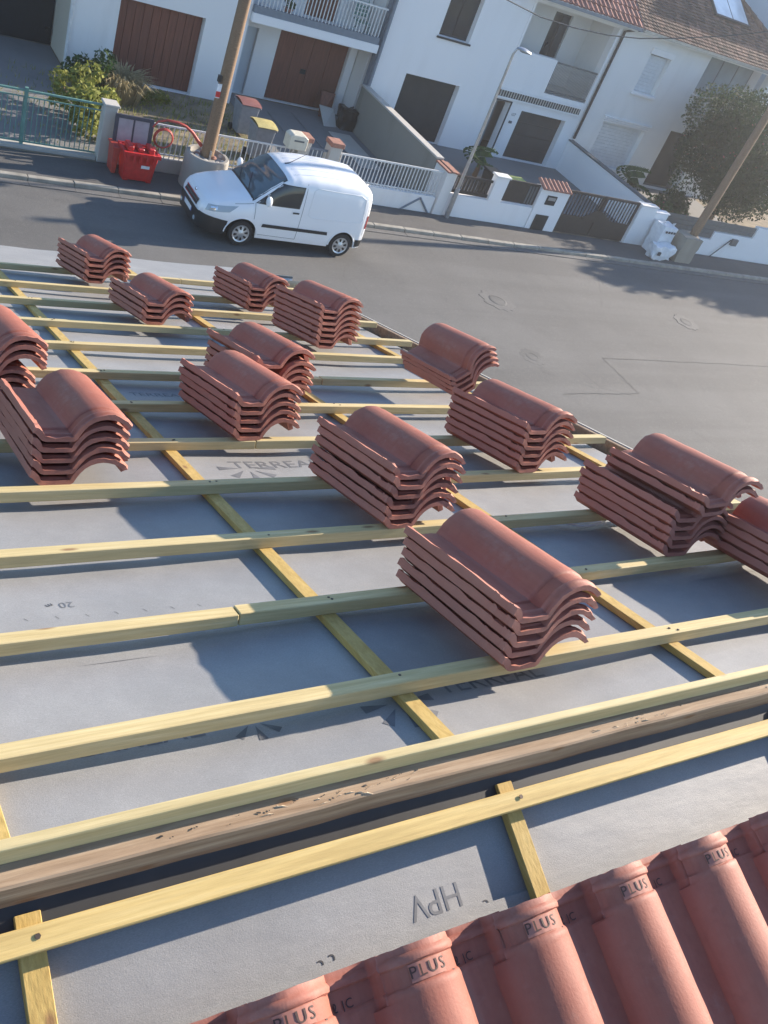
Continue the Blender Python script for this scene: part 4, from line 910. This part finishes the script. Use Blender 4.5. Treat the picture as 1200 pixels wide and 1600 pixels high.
# printing on the underlay
def level(parent, u, v):
    return (near_n(u, v) if parent is near_sheet else sheet_n(sheets.index(parent), u, v)) + .0007
def print_on(parent, s, F, u, v, size, ang=0, mat='print', sx=1.0):
    vs, fs = text_mesh(s, size); c, sn = math.cos(ang), math.sin(ang); P = []
    for x, y, z in vs:
        a, b = (u - x * sx, v + y) if parent is near_sheet else (u + c * x * sx - sn * y, v + sn * x * sx + c * y); P.append(F(a, b, level(parent, a, b)))
    return MB().add(P, fs).build('printed_lettering', M[mat], parent, fixn=False)
def sunburst(parent, F, u, v, r, mat='printlight'):
    mb = MB()
    for k in range(5):
        a = math.pi * (1.0 + k / 4.0); w = .15; r0 = r * .28; P = []
        for x, y in ((r0 * math.cos(a), r0 * math.sin(a)), (r * math.cos(a - w), r * math.sin(a - w)), (r * math.cos(a + w), r * math.sin(a + w))): P.append(F(u + x, v + y, level(parent, u + x, v + y)))
        mb.add(P, [(0, 1, 2)])
    return mb.build('printed_emblem', M[mat], parent, fixn=False)
print_on(sheets[1], "TERREAL", FAR, 1.40, 2.572, .085, .0, 'printlight', sx=1.0); sunburst(sheets[1], FAR, 1.277, 2.545, .10)
print_on(sheets[0], "TERREAL", FAR, 1.31, 1.287, .075, .0, 'printlight'); sunburst(sheets[0], FAR, 1.045, 1.262, .085)
print_on(sheets[0], "TERREAL", FAR, .50, 1.306, .07, .0, 'printlight'); sunburst(sheets[0], FAR, .735, 1.300, .06)
print_on(sheets[0], "TERREAL HPV", FAR, .45, 1.345, .028, .0, 'print', sx=1.1)
print_on(sheets[1], "20", FAR, .52, 1.803, .034, math.pi, 'printlight'); print_on(sheets[1], "m", FAR, .485, 1.806, .022, math.pi + .4, 'print')
for k in range(9): print_on(sheets[1], "|", FAR, .30 + .0625 * k, 1.762 - .003 * k, .014, .5, 'print')
print_on(sheets[2], "TERREAL", FAR, 1.24, 3.29, .055, .0, 'printlight')
print_on(sheets[3], "TERREAL", FAR, 1.35, 5.12, .07, .0, 'printlight')
# HPV reads upside down from our side
print_on(near_sheet, "HPV", NEAR, .957, .012, .062, 0, 'printlight', sx=1.0)
for u, v in ((.71, .050), (.732, .047), (1.06, .048)): print_on(near_sheet, "c", NEAR, u, v, .03, .4, 'print')

# ------------------------------------------------------------------ the tiles
PROF = [(-.027, .025), (-.022, .0235), (-.017, .0185), (-.011, .011), (-.004, .004), (.005, .0005), (.03, 0), (.058, -.0005), (.078, .0), (.086, .005), (.094, .0185), (.103, .0315), (.115, .044), (.130, .0532), (.147, .0587), (.163, .0602), (.178, .0585), (.194, .0538), (.208, .0465), (.220, .0362), (.2295, .0235), (.236, .0095), (.239, .0005)]
TL, TT = .412, .0130
def tile_mesh(seed, laid=False):
    rs = random.Random(seed); me_v = []; fs = []
    ys = [0, .010, .014, .019, .024, .027, .056, .060, .066, .072, .076, .11, .15, .19, .23, .27, .31, .35, .385, .402, .409, TL]
    lf = [-.001, .000, .0035, .0045, .0035, -.0005, -.0005, .003, .004, .004, .004, .004, .004, .004, .004, .004, .004, .004, .004, .004, .003, .001]
    npf = len(PROF)
    def pz(x):
        for (a, za), (b, zb) in zip(PROF[:-1], PROF[1:]):
            if a <= x <= b: return za + (zb - za) * (x - a) / (b - a)
        return PROF[-1][1]
    nor = []
    for k in range(npf):
        a = PROF[max(0, k - 1)]; b = PROF[min(npf - 1, k + 1)]; d = Vector((b[0] - a[0], b[1] - a[1])).normalized(); nor.append((-d.y, d.x))
    top, bot = [], []
    for y, l in zip(ys, lf):
        for k, (x, z) in enumerate(PROF):
            xx, zz, nx, nz = x, z, *nor[k]
            if y < .074 and x > .19: xx = .19 + (x - .19) * .62; zz = pz(xx)
            j = rs.gauss(0, .0004) + (rs.gauss(0, .0015) if (k < 3 or k > npf - 3 or y < .005 or y > .41) else 0)
            h = TT * (1.4 if k < 3 else 1.15 if k == 3 else 1) + l * (1 if k > 3 else .3)
            top.append((xx + nx * h, y + rs.gauss(0, .0006), zz + nz * h + j)); bot.append((xx, y, zz))
    ny = len(ys); me_v = top + bot; o = len(top)
    for i in range(ny - 1):
        for k in range(npf - 1):
            a = i * npf + k; fs.append((a, a + 1, a + npf + 1, a + npf)); fs.append((o + a, o + a + npf, o + a + npf + 1, o + a + 1))
    for k in range(npf - 1):
        fs.append((k, o + k, o + k + 1, k + 1)); a = (ny - 1) * npf + k; fs.append((a, a + 1, o + a + 1, o + a))
    for i in range(ny - 1):
        a = i * npf; fs.append((a, a + npf, o + a + npf, o + a)); a = i * npf + npf - 1; fs.append((a, o + a, o + a + npf, a + npf))
    me = bpy.data.meshes.new('roof_tile'); me.from_pydata(me_v, [], fs); me.materials.append(M['tile'])
    bm = bmesh.new(); bm.from_mesh(me); bmesh.ops.recalc_face_normals(bm, faces=bm.faces); bm.to_mesh(me); bm.free()
    me.shade_smooth(); me.set_sharp_from_angle(angle=R(38)); return me
TMESH = [tile_mesh(s) for s in range(5)]
def pz(x):
    for (a, za), (b, zb) in zip(PROF[:-1], PROF[1:]):
        if a <= x <= b: return za + (zb - za) * (x - a) / (b - a)
    return 0
MF = Matrix((Vector((1, 0, 0)), VF, NF)).transposed().to_4x4(); MN = Matrix((Vector((-1, 0, 0)), VN, NN)).transposed().to_4x4()
ORD = {1: 'topmost', 2: 'second from top', 3: 'third from top', 4: 'fourth from top', 5: 'fifth from top', 6: 'sixth from top', 7: 'bottom'}
# key: n, u, v, yaw deg, roll deg, pitch, base height, description, per-tile shifts {index from bottom: (du, dv, dn)}
STACKS = [
 (5, 1.300, 1.232, 1.3, 0, .0290, .0, 'stack nearest the ridge beam', {}),
 (6, 1.433, 1.937, 3.0, 0, .0285, .0, 'six-tile stack behind the nearest one', {3: (.006, .003, .004), 4: (.007, .003, .004), 5: (.007, .003, .004)}),
 (5, 1.284, 2.650, 5.0, 0, .0290, .0, 'middle stack hiding part of another behind', {}),
 (5, 1.545, 3.050, 5.0, 0, .0290, .0, 'stack half hidden behind the middle one', {4: (-.008, .0, .016)}),
 (6, 2.212, 2.293, 3.5, 0, .0290, .0, 'stack near the verge behind the right-hand pile', {}),
 (5, 2.240, 1.618, -2.0, 0, .0285, .0, 'right-hand pile beside the verge', {}),
 (4, 2.475, 1.262, -2.0, 0, .0290, .0, 'low stack cut by the right edge', {}),
 (5, .586, 2.335, .7, 0, .0300, .0, 'big stack at the left edge in front', {}),
 (6, .480, 2.95, 3.0, 0, .0285, .0, 'stack cut by the left edge behind', {3: (.03, -.01, .022), 4: (.034, -.012, .022), 5: (.034, -.012, .022)}),
 (7, 2.252, 3.905, 6.0, 0, .0290, .0, 'tall seven-tile stack before the eave', {}),
 (5, 2.204, 4.626, 3.4, 0, .0290, .0, 'stack beyond the tall one by the eave', {}),
 (4, 1.485, 4.187, 4.5, 0, .0290, .0, 'short four-tile stack before the van', {}),
 (5, 1.455, 5.042, 5.5, 0, .0290, .0, 'farthest stack at upper left by the eave', {}),
 (4, 2.512, 3.075, -1.0, -31, .0270, .026, 'tilted stack with high rolls on the verge', {}),
]
def place_tile(Mw, idx, label, group):
    o = bpy.data.objects.new('roof_tile', TMESH[idx % 5]); COL.objects.link(o); o.matrix_world = Mw
    return tag(o, label, 'roof tile', group, 'thing')
cnt = 0
for si, (n, u, v, yaw, roll, pitch, base, desc, sh) in enumerate(STACKS):
    for k in range(n):
        du, dv, dn = sh.get(k, (0, 0, 0)); rs = random.Random(si * 31 + k + 7)
        off = Matrix.Translation(FAR(u + du + rs.uniform(-.003, .003), v + dv + rs.uniform(-.0045, .0045), .0485 + base + dn))
        Rm = Matrix.Rotation(R(yaw + rs.uniform(-.45, .45)), 4, 'Z') @ Matrix.Rotation(R(roll), 4, 'Y') @ Matrix.Translation((0, 0, pitch * k))
        pos = 'bottom' if k == 0 else ORD[n - k]
        place_tile(off @ MF @ Rm, cnt, f'terracotta roof tile, {pos} of the {desc}', desc.replace('stack', 'tiles', 1) if False else f'tiles of the {desc}'); cnt += 1
for k in range(2):   # two loose tiles shifted on the lower pile at right
    off = Matrix.Translation(FAR(2.305 + .004 * k, 1.590 - .004 * k, 0.0485 + 5 * .0285 - .001 + .029 * k))
    place_tile(off @ MF @ Matrix.Rotation(R(-2.0), 4, 'Z') @ Matrix.Rotation(R(-5), 4, 'Y'), cnt, 'terracotta roof tile, ' + ('upper' if k else 'lower') + ' of two shifted on top of the right-hand pile', 'tiles shifted on top of the right-hand pile'); cnt += 1
# tiles already hooked on our slope
tv = 0.064; x_first = .582 + .172
def clay_print(parent, Mloc, s, size, cx, cy, mat, field=None, lift=.0010):
    """stamp lying on the curved head of a tile: letters read from the eave (x runs along -local x)"""
    vs, fs = text_mesh(s, size, 1.14); mb = MB()
    def on(lx, ly, h):
        x = cx - lx; e = .003; dz = (pz(x + e) - pz(x - e)) / (2 * e); L = math.hypot(1, dz)
        return (x - dz / L * (TT + h), cy - ly, pz(x) + (TT + h) / L)
    if field:
        w, hgt = field; q = 20
        f = MB().add([on(-w / 2 + w * i / q, -hgt / 2 + hgt * j, .0006) for j in (0, 1) for i in range(q + 1)], [(i, i + 1, q + 2 + i, q + 1 + i) for i in range(q)]).build('stamp_field', M['patchclay'], parent, smooth=60, fixn=False)
    mb.add([on(x, y, lift + .0006) for x, y, z in vs], fs); return mb.build('stamped_lettering', M[mat], parent, fixn=False)
lm0 = tile_mesh(77, True)
for row in range(2):
    for k in range(-3, 8):
        rs = random.Random(900 + row * 20 + k)
        ox = x_first + .2385 * k + rs.uniform(-.0015, .0015); v = tv + .355 * row + rs.uniform(-.003, .003)
        Mw = Matrix.Translation(NEAR(ox, v, .0465 + (.0 if row == 0 else .0))) @ MN @ Matrix.Rotation(R(2.6), 4, 'X')
        o = bpy.data.objects.new('roof_tile', TMESH[(k + row) % 5]); COL.objects.link(o); o.parent = hs_
        o.matrix_basis = Matrix.Translation(-Vector(hs_.location)) @ Mw; ORG[o] = Vector((0, 0, 0))
        if row == 0 and -1 <= k <= 5:
            clay_print(o, None, "PLUS", .0255, .163, .0415, 'imprint', field=(.058, .027))
            clay_print(o, None, "02 JC", .020, .065, .050, 'imprint')
            clay_print(o, None, ".", .03, .118, .05, 'imprint')
# curl of white strap lying on the underlay
st = thing('strap', 'thin white strap curled on the underlay beside the right-hand pile', 'strap', tuple(FAR(2.2, 1.97, 0)))
MB().tube([FAR(2.10, 2.01, .012), FAR(2.143, 1.985, .006), FAR(2.19, 1.955, .003), FAR(2.24, 1.945, .003), FAR(2.31, 1.955, .004), FAR(2.366, 1.985, .008), FAR(2.40, 2.01, .014)], .0045, 6).build('loop', M['strap'], st, smooth=60)

# ------------------------------------------------------------------ the van
VX, VY, VZ = 8.36, 19.38, .03
van = thing('parked_van', 'white panel van parked along the far kerb, black lower bumper', 'van', (VX + 2.2, VY, VZ))
def interp(tab, x):
    if x <= tab[0][0]: return tab[0][1]
    for (a, p), (b, q) in zip(tab[:-1], tab[1:]):
        if x <= b:
            t = (x - a) / (b - a); t2 = t * t * (3 - 2 * t) * .35 + t * .65; return p + (q - p) * t2
    return tab[-1][1]
ZT = [(0, .60), (.02, .70), (.06, .80), (.14, .875), (.28, .935), (.55, 1.01), (.85, 1.075), (1.06, 1.12), (1.25, 1.285), (1.5, 1.485), (1.7, 1.625), (1.82, 1.69), (1.95, 1.735), (2.2, 1.78), (2.6, 1.81), (3.2, 1.815), (3.8, 1.785), (4.1, 1.745), (4.25, 1.69), (4.32, 1.60), (4.36, 1.30), (4.38, .9)]
WT = [(0, .52), (.03, .60), (.08, .685), (.16, .755), (.28, .815), (.45, .86), (.7, .89), (1.0, .90), (3.2, .905), (3.8, .89), (4.15, .865), (4.3, .835), (4.36, .79), (4.38, .74)]
UPF = [(1, 0), (.993, .14), (.98, .32), (.955, .52), (.92, .70), (.885, .82), (.845, .895), (.78, .95), (.66, .982), (.45, .995), (.2, 1.0), (0, 1.0)]
ZB = .66
AR = ((.91, .375), (3.64, .365))
def z0(x):
    z = .24 + .05 * max(0, (x - 3.9) / .48)
    for c, r in AR:
        if abs(x - c) < r: z = max(z, .30 + math.sqrt(r * r - (x - c) ** 2))
    return z
def upf(x):
    # bonnet: fuller shoulders; cab and load bay: gentle tumblehome
    return UPF
def section(x):
    w, zt = interp(WT, x), interp(ZT, x); zb = min(ZB, zt - .02); zl = z0(x); pts = [(w - .035 if zl < .4 else w - .012, zl)]
    if zl < .4: pts += [(w - .008, min(zb, zl + .10)), (w, (zl + zb) / 2 + .05)]
    else: pts += [(w - .004, zl + (max(zb, zl + .01) - zl) * .3), (w, zl + (max(zb, zl + .02) - zl) * .7)]
    zb2 = max(zb, zl + .03)
    for f, g in upf(x): pts.append((w * f, zb2 + (zt - zb2) * g))
    return pts
def side_w(x, z):
    s = section(x)
    if z <= s[0][1]: return s[0][0]
    for (a, za), (b, zb) in zip(s[:-1], s[1:]):
        if za <= z <= zb: return a + (b - a) * (z - za) / max(1e-6, zb - za)
    return 0
def top_z(x, y):
    s = section(x); y = abs(y)
    for (a, za), (b, zb) in zip(s[3:-1], s[4:]):
        if b <= y <= a: return za + (zb - za) * (a - y) / max(1e-6, a - b)
    return s[-1][1]
def front_x(y, z):
    lo, hi = 0., 1.2
    for _ in range(30):
        m = (lo + hi) / 2
        if abs(y) < side_w(m, z) and z < interp(ZT, m): hi = m
        else: lo = m
    return hi
def WX(x): return VX + (.91 + (x - .91) * (1.1 if x < .91 else .968 if x < 4.0 else .968)) - (0 if x < 4.0 else (x - 4.0) * .26)
def W_(x, y, z): return (WX(x), VY + y, VZ + z)
xs = sorted(set([round(v, 4) for v in np.concatenate([np.linspace(0, .3, 16), np.linspace(.3, 4.2, 96), np.linspace(4.2, 4.38, 12)])]))
mb = MB(); np_ = len(section(1.0)); vs = []
for x in xs:
    s = section(x); vs += [W_(x, -y, z) for y, z in s] + [W_(x, y, z) for y, z in reversed(s[:-1])]
rowl = 2 * np_ - 1
fs = [(i * rowl + k, i * rowl + k + 1, (i + 1) * rowl + k + 1, (i + 1) * rowl + k) for i in range(len(xs) - 1) for k in range(rowl - 1)]
fs += [tuple(range(rowl)), tuple((len(xs) - 1) * rowl + k for k in reversed(range(rowl)))]
mb.add(vs, fs); body = mb.build('body', M['van'], van, smooth=50)
MB().box(VX + .12, VX + 4.1, VY - .68, VY + .68, VZ + .20, VZ + .62).build('light_block_box', M['black'], van)  # added black box that blocks light coming through the open bottom
def side_patch(name, mat, quad, n=14, m=8, off=.005, parent=van, sides=(-1,), smooth=60, label=None, rnd=0):
    """quad: four (x,z) corners: bottom front, bottom rear, top rear, top front, laid onto the body side"""
    o = None
    for s in sides:
        def fn(a, b):
            x = (quad[0][0] * (1 - a) + quad[1][0] * a) * (1 - b) + (quad[3][0] * (1 - a) + quad[2][0] * a) * b
            z = (quad[0][1] * (1 - a) + quad[1][1] * a) * (1 - b) + (quad[3][1] * (1 - a) + quad[2][1] * a) * b
            return W_(x, s * (side_w(x, z) + off), z)
        o = MB().grid(fn, n, m).build(name, mat, parent, smooth=smooth, fixn=False)
    return o
def top_patch(name, mat, x0, x1, y0f, y1f, n=12, m=12, off=.006, parent=van):
    def fn(a, b):
        x = x0 + (x1 - x0) * a; y = y0f(a) + (y1f(a) - y0f(a)) * b; return W_(x - .0, y, top_z(x, y) + off)
    return MB().grid(fn, n, m).build(name, mat, parent, smooth=60, fixn=False)
def front_patch(name, mat, y0, y1, za, zb, n=20, m=5, off=.008, parent=van, curve=None):
    def fn(a, b):
        y = y0 + (y1 - y0) * a; lo, hi = (za, zb) if curve is None else (za + curve(a), zb + curve(a)); z = lo + (hi - lo) * b
        return W_(front_x(y, z) - off, y, z)
    return MB().grid(fn, n, m).build(name, mat, parent, smooth=60, fixn=False)
# glass
ws = top_patch('windscreen', M['wglass'], 1.085, 1.80, lambda a: -.735 + .06 * a, lambda a: .735 - .06 * a, 14, 18, .007)
top_patch('windscreen_seal', M['trimblack'], 1.045, 1.815, lambda a: -.765 + .06 * a, lambda a: .765 - .06 * a, 14, 18, .004)
for y in (-.38, .22): MB().tube([W_(1.06, y, top_z(1.08, y) + .018), W_(1.2, y + .3, top_z(1.2, y + .3) + .016), W_(1.32, y + .52, top_z(1.32, y + .52) + .018)], .008, 6).build('wiper', M['black'], van)
for s, in ((-1,), (1,)):
    sw = side_patch('side_window', M['glass'], [(1.20, 1.085), (2.20, 1.105), (2.26, 1.555), (1.74, 1.545)], 16, 8, .006, sides=(s,))
    side_patch('window_seal', M['trimblack'], [(1.12, 1.06), (2.235, 1.08), (2.29, 1.58), (1.72, 1.57)], 16, 8, .003, sides=(s,))
    # seams as dark lines let into the body
    for q in ([(1.135, .70), (1.147, .70), (1.127, 1.06), (1.115, 1.06)], [(2.315, .33), (2.327, .33), (2.345, 1.66), (2.333, 1.66)], [(1.31, .34), (2.32, .33), (2.32, .34), (1.31, .35)], [(.66, .955), (1.08, 1.03), (1.08, 1.04), (.66, .965)], [(4.22, .62), (4.231, .62), (4.231, 1.66), (4.22, 1.66)]):
        side_patch('door_seam', MATS.get('seam') or simple('seam', (.16, .17, .18), .6), q, 12, 12, .002, sides=(s,))
    side_patch('rubbing_strip', M['trimblack'], [(1.36, .545), (3.16, .545), (3.14, .625), (1.38, .625)], 20, 3, .014, sides=(s,))
    side_patch('front_bumper_side', M['trimblack'], [(.02, .22), (.53, .22), (.56, .57), (.02, .605)], 14, 8, .009, sides=(s,))
    side_patch('headlight', M['lampglass'], [(.09, .69), (.56, .77), (.74, .93), (.14, .83)], 12, 6, .008, sides=(s,))
    side_patch('headlight_bulb', M['chrome'], [(.18, .735), (.31, .765), (.32, .84), (.19, .80)], 6, 4, .010, sides=(s,))
    side_patch('rear_bumper_side', M['trimblack'], [(4.02, .30), (4.37, .32), (4.37, .50), (4.02, .50)], 8, 4, .010, sides=(s,))
    side_patch('tail_light', M['redglass'], [(4.245, .80), (4.335, .80), (4.315, 1.12), (4.25, 1.12)], 5, 8, .006, sides=(s,))
    hd = side_patch('door_handle', M['trimblack'], [(2.08, .955), (2.25, .96), (2.25, 1.0), (2.08, .995)], 6, 3, .016, sides=(s,))
    # pressed load bay panel outline
    ol = [(2.50, .98), (2.53, 1.52), (2.62, 1.60), (3.85, 1.58), (4.02, 1.50), (4.08, 1.02), (4.0, .94), (2.60, .92), (2.50, .98)]
    pts = []
    for (a, za), (b, zb) in zip(ol[:-1], ol[1:]):
        for k in range(8): t = k / 8; x, z = a + (b - a) * t, za + (zb - za) * t; pts.append(W_(x, s * (side_w(x, z) + .002), z))
    pts.append(pts[0]); MB().tube(pts, .008, 6, False).build('panel_pressing', M['van'], van, smooth=60)
    # wheel arches, wheels
    for c, r in AR:
        arc = [W_(c + (r + .012) * math.cos(a), s * (side_w(min(4.36, c + (r + .012) * math.cos(a)), .55) + .004), .30 + (r + .012) * math.sin(a)) for a in np.linspace(.02, math.pi - .02, 26)]
        MB().tube(arc, .016, 6).build('wheel_arch', M['van'], van, smooth=60)
        yy = s * .80; wy = VY + yy
        t_ = MB().lathe((WX(c), wy, VZ + .305), [(.20, s * -.085), (.285, s * -.095), (.305, s * -.06), (.308, 0), (.305, s * .055), (.285, s * .085), (.215, s * .088), (.20, s * .07)], 32, 'y').build('wheel', M['rubber'], van, smooth=40)
        rm = MB().lathe((WX(c), wy, VZ + .305), [(.212, s * .070), (.207, s * .088), (.19, s * .084), (.175, s * .070), (.06, s * .082), (.045, s * .092), (0, s * .094)], 32, 'y').build('rim', M['silver'], t_, smooth=40)
        for k in range(8):
            a = k * math.pi / 4 + .2; ca, sa = math.cos(a), math.sin(a); P = []
            for (rr, da) in ((.095, -.16), (.165, -.19), (.178, 0), (.165, .19), (.095, .16)): P.append((WX(c) + rr * math.cos(a + da), wy + s * .0805 + s * .004 * 0 + s * (.082 - .0805) + s * .002, VZ + .305 + rr * math.sin(a + da)))
            MB().add(P, [(0, 1, 2, 3, 4)]).build('rim_opening', M['black'], t_, fixn=False)
    # mirror
    mx = 1.33; yb = s * (side_w(mx, 1.12)); mr = MB().lathe((WX(mx), VY + yb + s * .15, VZ + 1.20), [(0, -.03), (.07, -.028), (.105, .0), (.10, .05), (.085, .065), (0, .066)], 14, 'x')
    mr.v = [(x, y, VZ + 1.20 + (z - VZ - 1.2) * 1.15) for x, y, z in mr.v]; mo = mr.build('door_mirror', M['van'], van, smooth=50)
    MB().tube([W_(mx + .02, yb * .98, 1.13), W_(mx + .02, yb + s * .10, 1.15)], .025, 8).build('mirror_arm', M['trimblack'], mo, smooth=60)
# nose
front_patch('front_bumper', M['trimblack'], -.70, .70, .22, .60, 32, 6, .012)
front_patch('grille', M['trimblack'], -.40, .40, .655, .775, 20, 4, .010)
for z in (.66, .775): front_patch('grille_bar', M['chrome'], -.41, .41, z - .012, z + .012, 20, 2, .018)
front_patch('grille_bar', M['greymetal'], -.39, .39, .712, .724, 20, 2, .014)
front_patch('number_plate', M['plastic_white'], -.26, .26, .40, .51, 10, 3, .020)
for y in (-.26, .22): front_patch('plate_band', simple('blue_plate_band', (.03, .08, .35), .4), y, y + .04, .402, .508, 2, 3, .022)
vs, fs = text_mesh("DG 427 KX", .085); MB().add([(VX + front_x(-x, .455 + y) - .024, VY - x, VZ + .455 + y) for x, y, z in vs], fs).build('plate_lettering', M['print'], van, fixn=False) if False else None
bx_ = front_x(0, .83); MB().lathe(W_(bx_ - .012, 0, .83), [(0, -.012), (.04, -.01), (.048, 0), (.045, .012)], 16, 'x').build('badge', M['chrome'], van, smooth=50)
for y in (-.45, .45): MB().lathe(W_(front_x(y, .36) - .016, y, .36), [(0, -.004), (.05, -.002), (.055, .01)], 14, 'x').build('fog_lamp', M['lampglass'], van, smooth=50)
for y in (-.55, -.28, .28, .55): MB().tube([W_(x, y, top_z(x, y) + .0) for x in np.linspace(2.05, 4.05, 24)], .013, 6).build('roof_rib', M['van'], van, smooth=60)
MB().tube([W_(2.0, 0, top_z(2.0, 0)), W_(2.12, 0, top_z(2.0, 0) + .04), W_(2.5, 0, top_z(2.0, 0) + .30)], [.022, .010, .004], 6).build('aerial', M['black'], van, smooth=60)
MB().grid(lambda a, b: W_(4.385 + .0 * a, -.62 + 1.24 * a, .30 + .20 * b), 6, 2).build('rear_bumper', M['trimblack'], van, fixn=False)

# ------------------------------------------------------------------ thin haze volume, added to veil the far side with sun glare
hz = MB().box(-305, 305, -305, 305, -1.1, 13.5).build('haze', None, kind='stuff') if False else None
hm = bpy.data.materials.new('glare_haze'); hm.use_nodes = True; hn = hm.node_tree.nodes; hn.clear()
ho = hn.new("ShaderNodeOutputMaterial"); hv = hn.new("ShaderNodeVolumePrincipled"); hv.inputs['Color'].default_value = (.93, .95, 1, 1); hv.inputs['Density'].default_value = .0016; hv.inputs['Anisotropy'].default_value = .72
hm.node_tree.links.new(hv.outputs[0], ho.inputs['Volume'])
MB().box(-305, 305, -305, 305, -1.1, 13.5).build('haze', hm, kind='stuff')
